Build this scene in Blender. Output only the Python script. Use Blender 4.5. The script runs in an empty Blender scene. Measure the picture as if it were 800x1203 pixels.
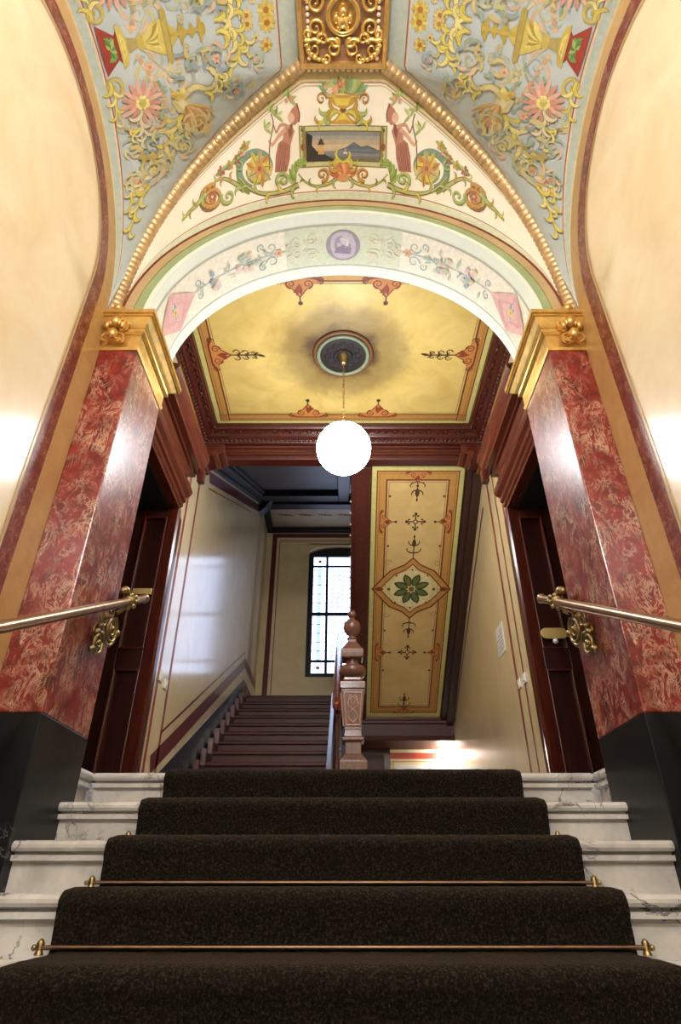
import bpy, bmesh, math, random
from mathutils import Vector
random.seed(7)
PI = math.pi
sc = bpy.context.scene
COL = sc.collection
ZO = 0.948                      # height of the camera above the lower hall floor
# ------------------------------------------------------------------ camera, world, exposure
cam = bpy.data.objects.new('camera', bpy.data.cameras.new('camera'))
COL.objects.link(cam)
cam.location = (0, 0, ZO)
cam.rotation_euler = (PI / 2 + math.atan(.629), 0, 0)
cam.data.sensor_fit = 'VERTICAL'
cam.data.sensor_height = 36.0
cam.data.sensor_width = 36.0
cam.data.lens = 703 / 1203 * 36
cam.data.shift_x = -3 / 1203
cam.data.clip_start = .02
sc.camera = cam
world = bpy.data.worlds.new('world'); sc.world = world
world.use_nodes = True
world.node_tree.nodes['Background'].inputs[0].default_value = (.62, .72, 1, 1)
world.node_tree.nodes['Background'].inputs[1].default_value = .25
sc.view_settings.view_transform = 'Standard'
sc.view_settings.look = 'None'
sc.view_settings.gamma = 1
sc.view_settings.use_curve_mapping = False
sc.view_settings.exposure = 0.0
GLOBE_POWER = 52.0              # emission of the opal pendant globes
HALL_POWER = 152.0
WINDOW_POWER = 2.6
# ------------------------------------------------------------------ colours and materials
def lin(c):
    return tuple((v / 255 / 12.92) if v / 255 <= .04045 else ((v / 255 + .055) / 1.055) ** 2.4 for v in c)
def newmat(name):
    m = bpy.data.materials.new(name); m.use_nodes = True
    return m, m.node_tree.nodes, m.node_tree.links, m.node_tree.nodes['Principled BSDF']
def ramp(N, stops):
    r = N.new('ShaderNodeValToRGB'); e = r.color_ramp.elements
    while len(e) < len(stops): e.new(.5)
    for i, (p, c) in enumerate(stops):
        e[i].position = p; e[i].color = (*c, 1)
    return r
def noise(N, L, scale, detail=4, rough=.5, dist=0., coord=None):
    n = N.new('ShaderNodeTexNoise')
    n.inputs['Scale'].default_value = scale; n.inputs['Detail'].default_value = detail
    n.inputs['Roughness'].default_value = rough; n.inputs['Distortion'].default_value = dist
    if coord: L.new(coord, n.inputs['Vector'])
    return n
def objco(N):
    return N.new('ShaderNodeTexCoord').outputs['Object']
def mixc(N, L, fac, a, b):
    m = N.new('ShaderNodeMix'); m.data_type = 'RGBA'
    if isinstance(fac, float): m.inputs[0].default_value = fac
    else: L.new(fac, m.inputs[0])
    for i, v in ((6, a), (7, b)):
        if isinstance(v, tuple): m.inputs[i].default_value = (*v, 1)
        else: L.new(v, m.inputs[i])
    return m.outputs[2]
def bump(N, L, B, h, strength=.2, dist=.01):
    b = N.new('ShaderNodeBump'); b.inputs['Strength'].default_value = strength; b.inputs['Distance'].default_value = dist
    L.new(h, b.inputs['Height']); L.new(b.outputs[0], B.inputs['Normal'])
def plaster(name, c, c2=None, rough=.5, coat=0., scale=2.5, coat_rough=.1, spec=.5, bmp=.05):
    m, N, L, B = newmat(name); co = objco(N)
    c2 = c2 or tuple(int(v * .88) for v in c)
    n = noise(N, L, scale, 6, .62, .6, co); r = ramp(N, [(.32, lin(c2)), (.66, lin(c))])
    L.new(n.outputs['Fac'], r.inputs[0]); L.new(r.outputs[0], B.inputs['Base Color'])
    B.inputs['Roughness'].default_value = rough; B.inputs['Coat Weight'].default_value = coat
    B.inputs['Coat Roughness'].default_value = coat_rough; B.inputs['Specular IOR Level'].default_value = spec
    if bmp:
        n2 = noise(N, L, 40, 3, .5, 0, co); bump(N, L, B, n2.outputs['Fac'], bmp, .003)
    return m
def red_marble(name, dark, mid, light, vein, rough=.12, scale=1., amount=.5):
    m, N, L, B = newmat(name); co = objco(N)
    n1 = noise(N, L, 5 * scale, 7, .66, 1.4, co)
    r1 = ramp(N, [(.30, lin(dark)), (.48, lin(mid)), (.68, lin(light))]); L.new(n1.outputs['Fac'], r1.inputs[0])
    mp = N.new('ShaderNodeMapping'); mp.inputs['Scale'].default_value = (1.2, 1.2, .6); mp.inputs['Rotation'].default_value = (.6, .6, .3); L.new(co, mp.inputs[0])
    n2 = noise(N, L, 9 * scale, 9, .78, .9, mp.outputs[0])
    a = N.new('ShaderNodeMath'); a.operation = 'SUBTRACT'; a.inputs[1].default_value = .5; L.new(n2.outputs['Fac'], a.inputs[0])
    b = N.new('ShaderNodeMath'); b.operation = 'ABSOLUTE'; L.new(a.outputs[0], b.inputs[0])
    r2 = ramp(N, [(.0, (1, 1, 1)), (.014, (.6, .6, .6)), (.034, (0, 0, 0))]); L.new(b.outputs[0], r2.inputs[0])
    n3 = noise(N, L, 4.5 * scale, 4, .6, .3, co); r3 = ramp(N, [(.5 - .2 * amount, (0, 0, 0)), (.62, (1, 1, 1))]); L.new(n3.outputs['Fac'], r3.inputs[0])
    mu = N.new('ShaderNodeMath'); mu.operation = 'MULTIPLY'; L.new(r2.outputs[0], mu.inputs[0]); L.new(r3.outputs[0], mu.inputs[1])
    L.new(mixc(N, L, mu.outputs[0], r1.outputs[0], lin(vein)), B.inputs['Base Color'])
    B.inputs['Roughness'].default_value = .35; B.inputs['Coat Weight'].default_value = .4; B.inputs['Coat Roughness'].default_value = rough
    return m
def vein_marble(name, base, base2, vein, rough=.2, scale=3., width=.02, thr=.55):
    m, N, L, B = newmat(name); co = objco(N)
    n1 = noise(N, L, scale, 5, .6, .4, co); r1 = ramp(N, [(.35, lin(base2)), (.65, lin(base))]); L.new(n1.outputs['Fac'], r1.inputs[0])
    n2 = noise(N, L, scale * .9, 6, .62, 1.6, co)
    a = N.new('ShaderNodeMath'); a.operation = 'SUBTRACT'; a.inputs[1].default_value = .5; L.new(n2.outputs['Fac'], a.inputs[0])
    b = N.new('ShaderNodeMath'); b.operation = 'ABSOLUTE'; L.new(a.outputs[0], b.inputs[0])
    r2 = ramp(N, [(0, (1, 1, 1)), (width, (0, 0, 0))]); L.new(b.outputs[0], r2.inputs[0])
    n3 = noise(N, L, scale * .8, 3, .5, 0, co); r3 = ramp(N, [(thr, (0, 0, 0)), (thr + .1, (1, 1, 1))]); L.new(n3.outputs['Fac'], r3.inputs[0])
    mu = N.new('ShaderNodeMath'); mu.operation = 'MULTIPLY'; L.new(r2.outputs[0], mu.inputs[0]); L.new(r3.outputs[0], mu.inputs[1])
    L.new(mixc(N, L, mu.outputs[0], r1.outputs[0], lin(vein)), B.inputs['Base Color'])
    B.inputs['Roughness'].default_value = rough
    return m
def metal(name, c, rough=.3, var=.25, bmp=.0, metallic=1.):
    m, N, L, B = newmat(name); co = objco(N)
    n = noise(N, L, 18, 4, .6, .3, co)
    r = ramp(N, [(.3, tuple(v * (1 - var) for v in c)), (.7, c)]); L.new(n.outputs['Fac'], r.inputs[0])
    L.new(r.outputs[0], B.inputs['Base Color']); B.inputs['Metallic'].default_value = metallic; B.inputs['Roughness'].default_value = rough
    if bmp: bump(N, L, B, n.outputs['Fac'], bmp, .01)
    return m
def wood(name, c, c2, rough=.3, stretch=(6, 6, .7), coat=.3):
    m, N, L, B = newmat(name); co = objco(N)
    mp = N.new('ShaderNodeMapping'); mp.inputs['Scale'].default_value = stretch; L.new(co, mp.inputs[0])
    n = noise(N, L, 6, 6, .6, .8, mp.outputs[0])
    r = ramp(N, [(.3, lin(c2)), (.7, lin(c))]); L.new(n.outputs['Fac'], r.inputs[0])
    L.new(r.outputs[0], B.inputs['Base Color']); B.inputs['Roughness'].default_value = rough
    B.inputs['Coat Weight'].default_value = coat; B.inputs['Coat Roughness'].default_value = .15
    return m
def flat(name, c, rough=.5, metallic=0.):
    m, N, L, B = newmat(name); co = objco(N)
    n = noise(N, L, 25, 3, .5, 0, co); r = ramp(N, [(.3, tuple(v * .9 for v in lin(c))), (.7, lin(c))])
    L.new(n.outputs['Fac'], r.inputs[0]); L.new(r.outputs[0], B.inputs['Base Color'])
    B.inputs['Roughness'].default_value = rough; B.inputs['Metallic'].default_value = metallic
    return m
def emit(name, c, s):
    m, N, L, B = newmat(name)
    B.inputs['Base Color'].default_value = (.9, .9, .9, 1)
    B.inputs['Emission Color'].default_value = (*c, 1); B.inputs['Emission Strength'].default_value = s
    return m
M = {}
M['cream'] = plaster('cream_stucco', (243, 229, 199), (230, 206, 164), .42, .55, 2.2, .16)
M['stair_cream'] = plaster('stair_cream_stucco', (234, 214, 170), (220, 197, 148), .38, .9, 2.2, .15)
M['tan'] = plaster('tan_marbling', (206, 168, 112), (190, 148, 92), .35, .4, 7, .15)
M['band_red'] = red_marble('oxblood_marbling', (70, 18, 20), (116, 36, 36), (140, 58, 52), (216, 160, 128), .14, 5., .25)
M['marble_red'] = red_marble('red_marble', (64, 13, 15), (124, 28, 27), (154, 50, 43), (226, 194, 166), .2, 1.5, .62)
M['marble_black'] = vein_marble('black_marble', (20, 21, 23), (30, 32, 35), (190, 190, 190), .3, 1.6, .006, .6)
M['marble_black'].node_tree.nodes['Principled BSDF'].inputs['Specular IOR Level'].default_value = .2
M['marble_white'] = vein_marble('white_marble', (224, 222, 221), (186, 183, 182), (84, 82, 86), .22, 5, .024, .46)
M['gold'] = metal('gilding', (.98, .68, .24), .30, .28, .12, .82)
M['gold_deep'] = metal('deep_gilding', (.88, .56, .2), .38, .32, .1, .75)
M['gold_rib'] = metal('old_gilding', (.74, .52, .29), .42, .25, .1, .6)
M['brass'] = metal('brass', (.85, .6, .26), .28, .2)
M['bronze'] = metal('bronze_rail', (.42, .26, .165), .32, .25, 0., .85)
M['iron_gold'] = metal('gilt_iron', (.5, .38, .18), .42, .5, .1)
M['mahogany'] = wood('mahogany', (92, 36, 22), (54, 18, 12), .28)
M['mahogany_red'] = wood('red_mahogany', (104, 48, 30), (80, 34, 22), .26, (10, .5, 10), .5)
M['mahogany_x'] = wood('mahogany_beam', (92, 34, 26), (54, 18, 14), .28, (.7, 6, 6), .4)
M['door_wood'] = wood('dark_door_wood', (62, 26, 18), (36, 14, 10), .3)
M['dark_wood'] = wood('dark_stair_wood', (84, 32, 22), (50, 18, 13), .5, (.7, 6, 6), 0.)
M['newel'] = wood('newel_wood', (122, 76, 56), (84, 50, 38), .4)
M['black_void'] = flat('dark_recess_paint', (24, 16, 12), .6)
M['navy'] = plaster('navy_dado', (42, 44, 60), (30, 32, 46), .4, .3, 4, .2)
M['navy_wood'] = flat('navy_painted_wood', (17, 18, 26), .5)
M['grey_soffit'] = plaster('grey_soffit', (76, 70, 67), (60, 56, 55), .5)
M['yellow'] = None
M['white'] = flat('white_plastic', (236, 234, 226), .3)
M['ivory'] = plaster('ivory_fresco_ground', (244, 238, 222), (236, 228, 208), .6, 0, 4)
M['mint'] = plaster('mint_fresco_ground', (236, 242, 232), (228, 237, 226), .6, 0, 4)
M['bluegrey'] = plaster('blue_grey_fresco_ground', (196, 206, 208), (182, 194, 198), .6, 0, 5)
M['hall'] = plaster('hall_plaster', (238, 224, 190), None, .6)
M['frieze'] = plaster('frieze_cream', (186, 170, 140), None, .5)
M['globe'] = emit('opal_glass_lit', (.96, .98, 1), GLOBE_POWER)
M['hall_globe'] = emit('opal_glass_lit_hall', (.98, .985, 1), HALL_POWER)
M['lamp'] = emit('bare_bulb_lit', (1, .95, .85), 160.)
def mk_fresco():
    m, N, L, B = newmat('fresco_paint'); co = objco(N)
    a = N.new('ShaderNodeAttribute'); a.attribute_name = 'paint'
    n = noise(N, L, 30, 4, .6, .2, co); r = ramp(N, [(.3, (.84, .84, .84)), (.65, (1, 1, 1))]); L.new(n.outputs['Fac'], r.inputs[0])
    mx = N.new('ShaderNodeMix'); mx.data_type = 'RGBA'; mx.blend_type = 'MULTIPLY'; mx.inputs[0].default_value = 1
    L.new(a.outputs['Color'], mx.inputs[6]); L.new(r.outputs[0], mx.inputs[7])
    L.new(mx.outputs[2], B.inputs['Base Color']); B.inputs['Roughness'].default_value = .6
    return m
M['fresco'] = mk_fresco()
def mk_carpet():
    m, N, L, B = newmat('brown_carpet_pile'); co = objco(N)
    n = noise(N, L, 135, 3, .75, 0, co); r = ramp(N, [(.36, lin((10, 8, 7))), (.52, lin((30, 26, 22))), (.70, lin((70, 62, 54)))])
    L.new(n.outputs['Fac'], r.inputs[0]); L.new(r.outputs[0], B.inputs['Base Color'])
    B.inputs['Roughness'].default_value = .95; B.inputs['Sheen Weight'].default_value = .08; B.inputs['Specular IOR Level'].default_value = .1
    B.inputs['Sheen Tint'].default_value = (.8, .55, .35, 1)
    bump(N, L, B, n.outputs['Fac'], .9, .012)
    return m
M['carpet'] = mk_carpet()
def mk_yellow(name, stain, c1=(210, 178, 96), c2=(231, 205, 126)):
    m, N, L, B = newmat(name); co = objco(N)
    n = noise(N, L, 3, 6, .6, .8, co); r = ramp(N, [(.3, lin(c1)), (.7, lin(c2))]); L.new(n.outputs['Fac'], r.inputs[0])
    out = r.outputs[0]
    if stain:   # soot that rose from the old lamp, an oval around the rose
        mp = N.new('ShaderNodeMapping'); mp.inputs['Location'].default_value = stain; mp.inputs['Scale'].default_value = (1 / .95, 1 / .85, 1); L.new(co, mp.inputs[0])
        g = N.new('ShaderNodeVectorMath'); g.operation = 'LENGTH'; L.new(mp.outputs[0], g.inputs[0])
        n2 = noise(N, L, 4, 5, .6, .5, co)
        ad = N.new('ShaderNodeMath'); ad.operation = 'MULTIPLY_ADD'; ad.inputs[1].default_value = .35; L.new(n2.outputs['Fac'], ad.inputs[0]); L.new(g.outputs['Value'], ad.inputs[2])
        r2 = ramp(N, [(.42, (1, 1, 1)), (.64, (.62, .62, .62)), (1., (0, 0, 0))]); r2.color_ramp.interpolation = 'EASE'; L.new(ad.outputs[0], r2.inputs[0])
        out = mixc(N, L, r2.outputs[0], out, lin((70, 44, 24)))
    L.new(out, B.inputs['Base Color']); B.inputs['Roughness'].default_value = .5
    return m
# ------------------------------------------------------------------ mesh helpers
ORIG = {}
class MB:
    def __init__(s, sx=1):
        s.v = []; s.f = []; s.c = []; s.sx = sx
    def p(s, x, y, z):
        s.v.append((x * s.sx, y, z)); return len(s.v) - 1
    def face(s, idx, col=None):
        s.f.append(tuple(idx)); s.c.append(col)
    def box(s, x0, x1, y0, y1, z0, z1):
        i = [s.p(x, y, z) for z in (z0, z1) for y in (y0, y1) for x in (x0, x1)]
        for q in ((0, 2, 3, 1), (4, 5, 7, 6), (0, 1, 5, 4), (2, 6, 7, 3), (0, 4, 6, 2), (1, 3, 7, 5)): s.face([i[k] for k in q])
        return s
    def prism(s, prof, a, b, axis='y'):
        """extrude a closed 2D profile: axis y -> (x,z), axis x -> (y,z), axis z -> (x,y)"""
        def pt(q, t):
            return {'y': (q[0], t, q[1]), 'x': (t, q[0], q[1]), 'z': (q[0], q[1], t)}[axis]
        n = len(prof); A = [s.p(*pt(q, a)) for q in prof]; Bq = [s.p(*pt(q, b)) for q in prof]
        for k in range(n): s.face((A[k], A[(k + 1) % n], Bq[(k + 1) % n], Bq[k]))
        s.face(A[::-1]); s.face(Bq)
        return s
    def grid(s, fn, nu, nv, col=None):
        i = [[s.p(*fn(u / nu, v / nv)) for v in range(nv + 1)] for u in range(nu + 1)]
        for u in range(nu):
            for v in range(nv): s.face((i[u][v], i[u + 1][v], i[u + 1][v + 1], i[u][v + 1]), col)
        return s
    def lathe(s, prof, cx, cy, n=24, axis='z', base=0.):
        rings = []
        for r, h in prof:
            ring = []
            for k in range(n):
                a = 2 * PI * k / n; ca, sa = r * math.cos(a), r * math.sin(a)
                ring.append(s.p(cx + ca, cy + sa, base + h) if axis == 'z' else (s.p(cx + ca, base + h, cy + sa) if axis == 'y' else s.p(base + h, cx + ca, cy + sa)))
            rings.append(ring)
        for a, b in zip(rings, rings[1:]):
            for k in range(n): s.face((a[k], a[(k + 1) % n], b[(k + 1) % n], b[k]))
        s.face(rings[0][::-1]); s.face(rings[-1])
        return s
    def tube(s, pts, r, n=10, closed=False):
        P = [Vector(q) for q in pts]; m = len(P); rr = r if isinstance(r, (list, tuple)) else [r] * m
        rings = []; up = None
        for k in range(m):
            if closed: t = (P[(k + 1) % m] - P[k - 1]).normalized()
            else: t = (P[min(k + 1, m - 1)] - P[max(k - 1, 0)]).normalized()
            if up is None:
                up = Vector((0, 0, 1)) if abs(t.z) < .9 else Vector((1, 0, 0))
            up = (up - t * up.dot(t)); up.normalize(); sd = t.cross(up)
            rings.append([s.p(*(P[k] + (up * math.cos(2 * PI * j / n) + sd * math.sin(2 * PI * j / n)) * rr[k])) for j in range(n)])
        pairs = list(zip(rings, rings[1:])) + ([(rings[-1], rings[0])] if closed else [])
        for a, b in pairs:
            for k in range(n): s.face((a[k], a[(k + 1) % n], b[(k + 1) % n], b[k]))
        if not closed: s.face(rings[0][::-1]); s.face(rings[-1])
        return s
    def ball(s, c, r, n=12, m=8, sc3=(1, 1, 1)):
        top = s.p(c[0], c[1], c[2] + r * sc3[2]); bot = s.p(c[0], c[1], c[2] - r * sc3[2]); rings = []
        for j in range(1, m):
            a = PI * j / m
            rings.append([s.p(c[0] + r * sc3[0] * math.sin(a) * math.cos(2 * PI * k / n), c[1] + r * sc3[1] * math.sin(a) * math.sin(2 * PI * k / n), c[2] + r * sc3[2] * math.cos(a)) for k in range(n)])
        for k in range(n): s.face((top, rings[0][k], rings[0][(k + 1) % n])); s.face((bot, rings[-1][(k + 1) % n], rings[-1][k]))
        for a, b in zip(rings, rings[1:]):
            for k in range(n): s.face((a[k], b[k], b[(k + 1) % n], a[(k + 1) % n]))
        return s
    def build(s, name, mat, parent=None, smooth=None, bevel=0., solid=True, origin=None):
        me = bpy.data.meshes.new(name)
        if parent is not None: o0 = ORIG[parent.name]
        elif origin: o0 = Vector(origin)
        else:
            xs = [q[0] for q in s.v]; ys = [q[1] for q in s.v]
            o0 = Vector(((min(xs) + max(xs)) / 2, (min(ys) + max(ys)) / 2, min(q[2] for q in s.v)))
        me.from_pydata([(x - o0.x, y - o0.y, z - o0.z) for x, y, z in s.v], [], s.f)
        if solid:
            bm = bmesh.new(); bm.from_mesh(me); bmesh.ops.recalc_face_normals(bm, faces=bm.faces); bm.to_mesh(me); bm.free()
        if any(c is not None for c in s.c):
            at = me.color_attributes.new('paint', 'FLOAT_COLOR', 'CORNER'); k = 0
            for f, c in zip(s.f, s.c):
                for _ in f:
                    at.data[k].color = (*(c or (1, 1, 1)), 1); k += 1
        me.materials.append(mat if not isinstance(mat, str) else M[mat])
        if smooth is not None:
            me.shade_smooth(); me.set_sharp_from_angle(angle=math.radians(smooth))
        o = bpy.data.objects.new(name, me); COL.objects.link(o)
        ORIG[o.name] = o0
        if parent is not None:
            o.parent = parent
        else: o.location = (o0.x, o0.y, o0.z + ZO)
        if bevel:
            b = o.modifiers.new('bevel', 'BEVEL'); b.width = bevel; b.segments = 2; b.limit_method = 'ANGLE'
        return o
def tag(o, label=None, cat=None, group=None, kind=None):
    if label: o['label'] = label
    if cat: o['category'] = cat
    if group: o['group'] = group
    if kind: o['kind'] = kind
    return o
def thing(name, loc, label, cat=None, group=None, kind=None):
    o = bpy.data.objects.new(name, None); COL.objects.link(o); o.empty_display_size = .1
    o.location = (loc[0], loc[1], loc[2] + ZO); ORIG[o.name] = Vector(loc)
    return tag(o, label, cat, group, kind)
def struct(o, label):
    return tag(o, label, kind='structure')
def arc(cx, cz, r, a0, a1, n):
    return [(cx + r * math.cos(math.radians(a0 + (a1 - a0) * k / n)), cz + r * math.sin(math.radians(a0 + (a1 - a0) * k / n))) for k in range(n + 1)]
def smoothpts(pts, n=8):
    """Catmull-Rom through the control points"""
    P = [Vector(p) for p in pts]; out = []
    for i in range(len(P) - 1):
        p0 = P[i - 1] if i else P[i] * 2 - P[i + 1]; p1, p2 = P[i], P[i + 1]
        p3 = P[i + 2] if i + 2 < len(P) else P[i + 1] * 2 - P[i]
        for k in range(n):
            t = k / n
            out.append(.5 * ((2 * p1) + (p2 - p0) * t + (2 * p0 - 5 * p1 + 4 * p2 - p3) * t * t + (3 * p1 - p0 - 3 * p2 + p3) * t ** 3))
    out.append(P[-1])
    return out
# ------------------------------------------------------------------ dimensions (z measured from the camera height)
W, TR, RI, LZ, LY = .82, .306, .156, .456, 2.987       # carpet half width, going, rise, landing height and edge
FZ = LZ - 9 * RI                                       # lower hall floor
PX, WX, SX = 1.15, 1.36, 1.5                           # pilaster face, hall wall, landing wall
PY0, PY1 = 2.345, 2.83                                 # pilaster and arch front and back
ZS, AB = 2.79, 1.07                                    # arch springing and rise
YC, BH = 1.39, .265                                    # vault centre and half size of its boss
DY, DZ = 4.37, 2.78                                    # door plane and door head
CEIL = 4.2
BACK = 10.3
NST = 12; SR = (2.407 - LZ) / NST; ST = .286; STOP = 8.9
MZ = 2.407
# ================================================================== STRUCTURE
# hall shell
o = MB().box(-WX, WX, -3.5, LY, FZ - .1, FZ).build('floor', 'marble_white'); struct(o, 'pale stone floor of the lower hall')
for s, nm in ((-1, 'wall_left'), (1, 'wall_right')):
    o = MB(s).box(WX, WX + .12, -3.5, PY1, FZ, 4.5).build(nm, 'cream')
    struct(o, 'cream polished stucco wall of the vaulted hall')
    wx = WX - .002
    def ring(mb, r0, r1, y_out0, y_out1, d, z0=.3):
        # painted arch band on the wall: straight legs then half circle
        n = 48
        for k in range(n):
            a0, a1 = PI * k / n, PI * (k + 1) / n
            i = [mb.p(wx - d, YC + r * math.cos(a), 2.81 + r * math.sin(a)) for r, a in ((r0, a0), (r1, a0), (r1, a1), (r0, a1))]; mb.face(i)
        for sg in (-1, 1):
            i = [mb.p(wx - d, YC + sg * r, z) for r, z in ((r0, z0), (r1, z0), (r1, 2.81), (r0, 2.81))]; mb.face(i)
        return mb
    ring(MB(s), .79, .955, 0, 0, 0).build('tan_border', 'tan', o, solid=False)
    ring(MB(s), .69, .79, 0, 0, .001).build('oxblood_border', 'band_red', o, solid=False)
    ring(MB(s), .665, .678, 0, 0, .001).build('border_line', 'tan', o, solid=False)
    MB(s).box(WX - .012, WX, -3.5, PY0, FZ, .57).build('dado', 'marble_black', o)
o = MB().box(-WX, WX, -3.62, -3.5, FZ, 4.5).build('wall_rear', 'hall'); struct(o, 'plain plaster wall at the entrance end of the hall')
o = MB().box(-WX, WX, -3.5, YC - .955, 4.35, 4.45).build('ceiling_hall', 'hall'); struct(o, 'plain plaster ceiling over the entrance end of the hall')
# arch wall with soffit
def ell(a, b, k, n):
    t = PI * k / n
    return a * math.cos(t), ZS + b * math.sin(t)
NA = 64
mb = MB()
for k in range(NA):
    for (ya, yb) in ((PY0, PY1),):
        q = [ell(PX, AB, k, NA), ell(PX, AB, k + 1, NA)]
        mb.face([mb.p(q[0][0], ya, q[0][1]), mb.p(q[1][0], ya, q[1][1]), mb.p(q[1][0], yb, q[1][1]), mb.p(q[0][0], yb, q[0][1])])
    for y, top, wide in ((PY0, 4.5, WX), (PY1, 4.5, SX + .15)):
        def outp(kk):
            x, z = ell(PX, AB, kk, NA); t = PI * kk / NA
            cx, cz = math.cos(t), math.sin(t)
            f = min(wide / max(1e-6, abs(cx)), (top - ZS) / max(1e-6, cz)); return cx * f, ZS + cz * f
        a, b = ell(PX, AB, k, NA), ell(PX, AB, k + 1, NA); c, d = outp(k + 1), outp(k)
        mb.face([mb.p(q2[0], y, q2[1]) for q2 in (a, b, c, d)])
archw = mb.build('wall_arch', 'mint', smooth=30); struct(archw, 'pale painted round arch opening to the stair landing')
# archivolt bands on the arch face, stepped
def archband(a0, b0, a1, b1, y0, y1, name, mat, parent, par_mb=None):
    mb = MB()
    for k in range(NA):
        I = [ell(a0, b0, k, NA), ell(a0, b0, k + 1, NA)]; O = [ell(a1, b1, k, NA), ell(a1, b1, k + 1, NA)]
        mb.face([mb.p(q[0], y0, q[1]) for q in (I[0], I[1], O[1], O[0])])
        mb.face([mb.p(I[0][0], y0, I[0][1]), mb.p(I[1][0], y0, I[1][1]), mb.p(I[1][0], y1, I[1][1]), mb.p(I[0][0], y1, I[0][1])])
        mb.face([mb.p(O[0][0], y0, O[0][1]), mb.p(O[1][0], y0, O[1][1]), mb.p(O[1][0], y1, O[1][1]), mb.p(O[0][0], y1, O[0][1])])
    return mb.build(name, mat, parent, smooth=30, solid=False)
M['sage'] = plaster('sage_paint', (166, 182, 136), (154, 170, 124), .55, 0, 5)
M['ochre'] = plaster('ochre_paint', (198, 174, 132), (184, 158, 116), .55, 0, 5)
M['brick_line'] = flat('brick_red_paint', (134, 58, 40), .55)
M['palegreen'] = plaster('pale_green_paint', (214, 220, 190), (202, 210, 178), .55, 0, 5)
M['gray_green'] = plaster('grey_green_paint', (196, 206, 196), (184, 196, 188), .55, 0, 5)
archband(1.15, 1.07, 1.178, 1.098, PY0 - .006, PY0, 'archivolt_edge', 'mint', archw)
archband(1.178, 1.098, 1.232, 1.146, PY0 - .003, PY0, 'archivolt_green', 'sage', archw)
archband(1.232, 1.146, 1.288, 1.194, PY0 - .012, PY0, 'archivolt_ochre', 'ochre', archw)
archband(1.288, 1.194, 1.302, 1.206, PY0 - .016, PY0, 'archivolt_line', 'brick_line', archw)
# vault webs as height fields over the plan
def zrib(x):
    q = min(1, max(0, (abs(x) - .2) / 1.15)); return 2.78 + 1.52 * (1 - q ** 2.3) ** (1 / 2.3)
def yrib(a): return YC + BH if a <= BH else (a + 2.34) / 1.569
def xrib(d): return BH if d <= BH else 1.569 * (YC + d) - 2.34
def far_z(X, Y):
    a = abs(X); yi = yrib(a); zi = 4.3 if a <= BH else zrib(a)
    zo = ZS + 1.21 * math.sqrt(max(0, 1 - (X / 1.3) ** 2)); t = (Y - yi) / max(1e-3, PY0 - yi)
    return zi + (zo - zi) * t + .06 * t * (1 - t)
def side_z(X, Y):
    d = abs(Y - YC); a = abs(X); xi = xrib(d); zi = 4.3 if d <= BH else zrib(xi)
    zo = 2.81 + .9 * math.sqrt(max(0, 1 - (d / .9) ** 2)); t = (a - xi) / max(1e-3, WX - xi)
    return zi + (zo - zi) * t + .2 * t * (1 - t) * min(1, WX - xi)
vault = thing('ceiling_vault', (0, YC, 4.25), 'frescoed groin vault with gilded ribs over the stone stairs', kind='structure')
def far_pt(u, v, sg=1):
    X = -1.295 + 2.59 * u; X = 1.299 * math.sin(PI / 2 * (X / 1.295)) if True else X
    yi = yrib(abs(X)); Y = yi + (PY0 - yi) * v; Z = far_z(X, Y)
    return X, (Y if sg > 0 else 2 * YC - Y), Z
web_far = MB().grid(lambda u, v: far_pt(u, v), 80, 12).build('far_web', 'ivory', vault, smooth=60, solid=False)
MB().grid(lambda u, v: far_pt(u, v, -1), 40, 8).build('near_web', 'ivory', vault, smooth=60, solid=False)
webs = {}
for s in (-1, 1):
    def side_pt(u, v):
        d = .9 * math.sin(PI / 2 * (2 * u - 1)); Y = YC + d
        xi = xrib(abs(d)); X = xi + (WX - xi) * v
        return X, Y, side_z(X, Y)
    webs[s] = MB(s).grid(side_pt, 80, 16).build('side_web', 'bluegrey', vault, smooth=60, solid=False)
    # narrow fill between the wall arch and the rib foot
    mb = MB(s)
    for sg in (1, -1):
        for k in range(6):
            a0, a1 = .9 + .06 * k / 6, .9 + .06 * (k + 1) / 6
            i = [mb.p(WX, YC + sg * a0, 2.78), mb.p(WX, YC + sg * a1, 2.78), mb.p(xrib(a1), YC + sg * a1, zrib(xrib(a1))), mb.p(xrib(a0), YC + sg * a0, zrib(xrib(a0)))]; mb.face(i)
    mb.build('web_foot', 'gray_green', vault, solid=False)
# ------------------------------------------------------------------ landing shell
o = MB().box(-2.3, 2.3, LY + .335, 5.76, LZ - .12, LZ).box(-2.3, -WX + .02, PY1 + .03, LY + .335, LZ - .12, LZ).box(WX - .02, 2.3, PY1 + .03, LY + .335, LZ - .12, LZ).box(.05, SX, 5.76, 9.0, LZ - .12, LZ).build('floor_landing', 'marble_white'); struct(o, 'pale stone floor of the stair landing')
WALLS = {}
for s, nm in ((-1, 'wall_stair_left'), (1, 'wall_stair_right')):
    mb = MB(s)
    mb.box(SX, SX + .15, DY + .03, BACK, FZ, 6.5)
    mb.box(SX, SX + .15, PY1, DY + .03, DZ, 4.5)
    WALLS[s] = mb.build(nm, 'stair_cream')
    struct(WALLS[s], 'ochre cream stucco wall beside the %s' % ('dark wooden stair flight' if s < 0 else 'painted underside of the upper flight'))
    # door recess
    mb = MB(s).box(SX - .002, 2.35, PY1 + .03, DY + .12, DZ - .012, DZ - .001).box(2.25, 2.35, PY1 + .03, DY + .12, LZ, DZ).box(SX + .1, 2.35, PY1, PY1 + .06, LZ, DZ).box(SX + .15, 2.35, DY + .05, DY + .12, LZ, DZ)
    struct(mb.build('wall_recess_' + ('left' if s < 0 else 'right'), 'black_void'), 'dark lined door recess beside the %s' % ('wooden stair flight' if s < 0 else 'wall notice'))
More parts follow.
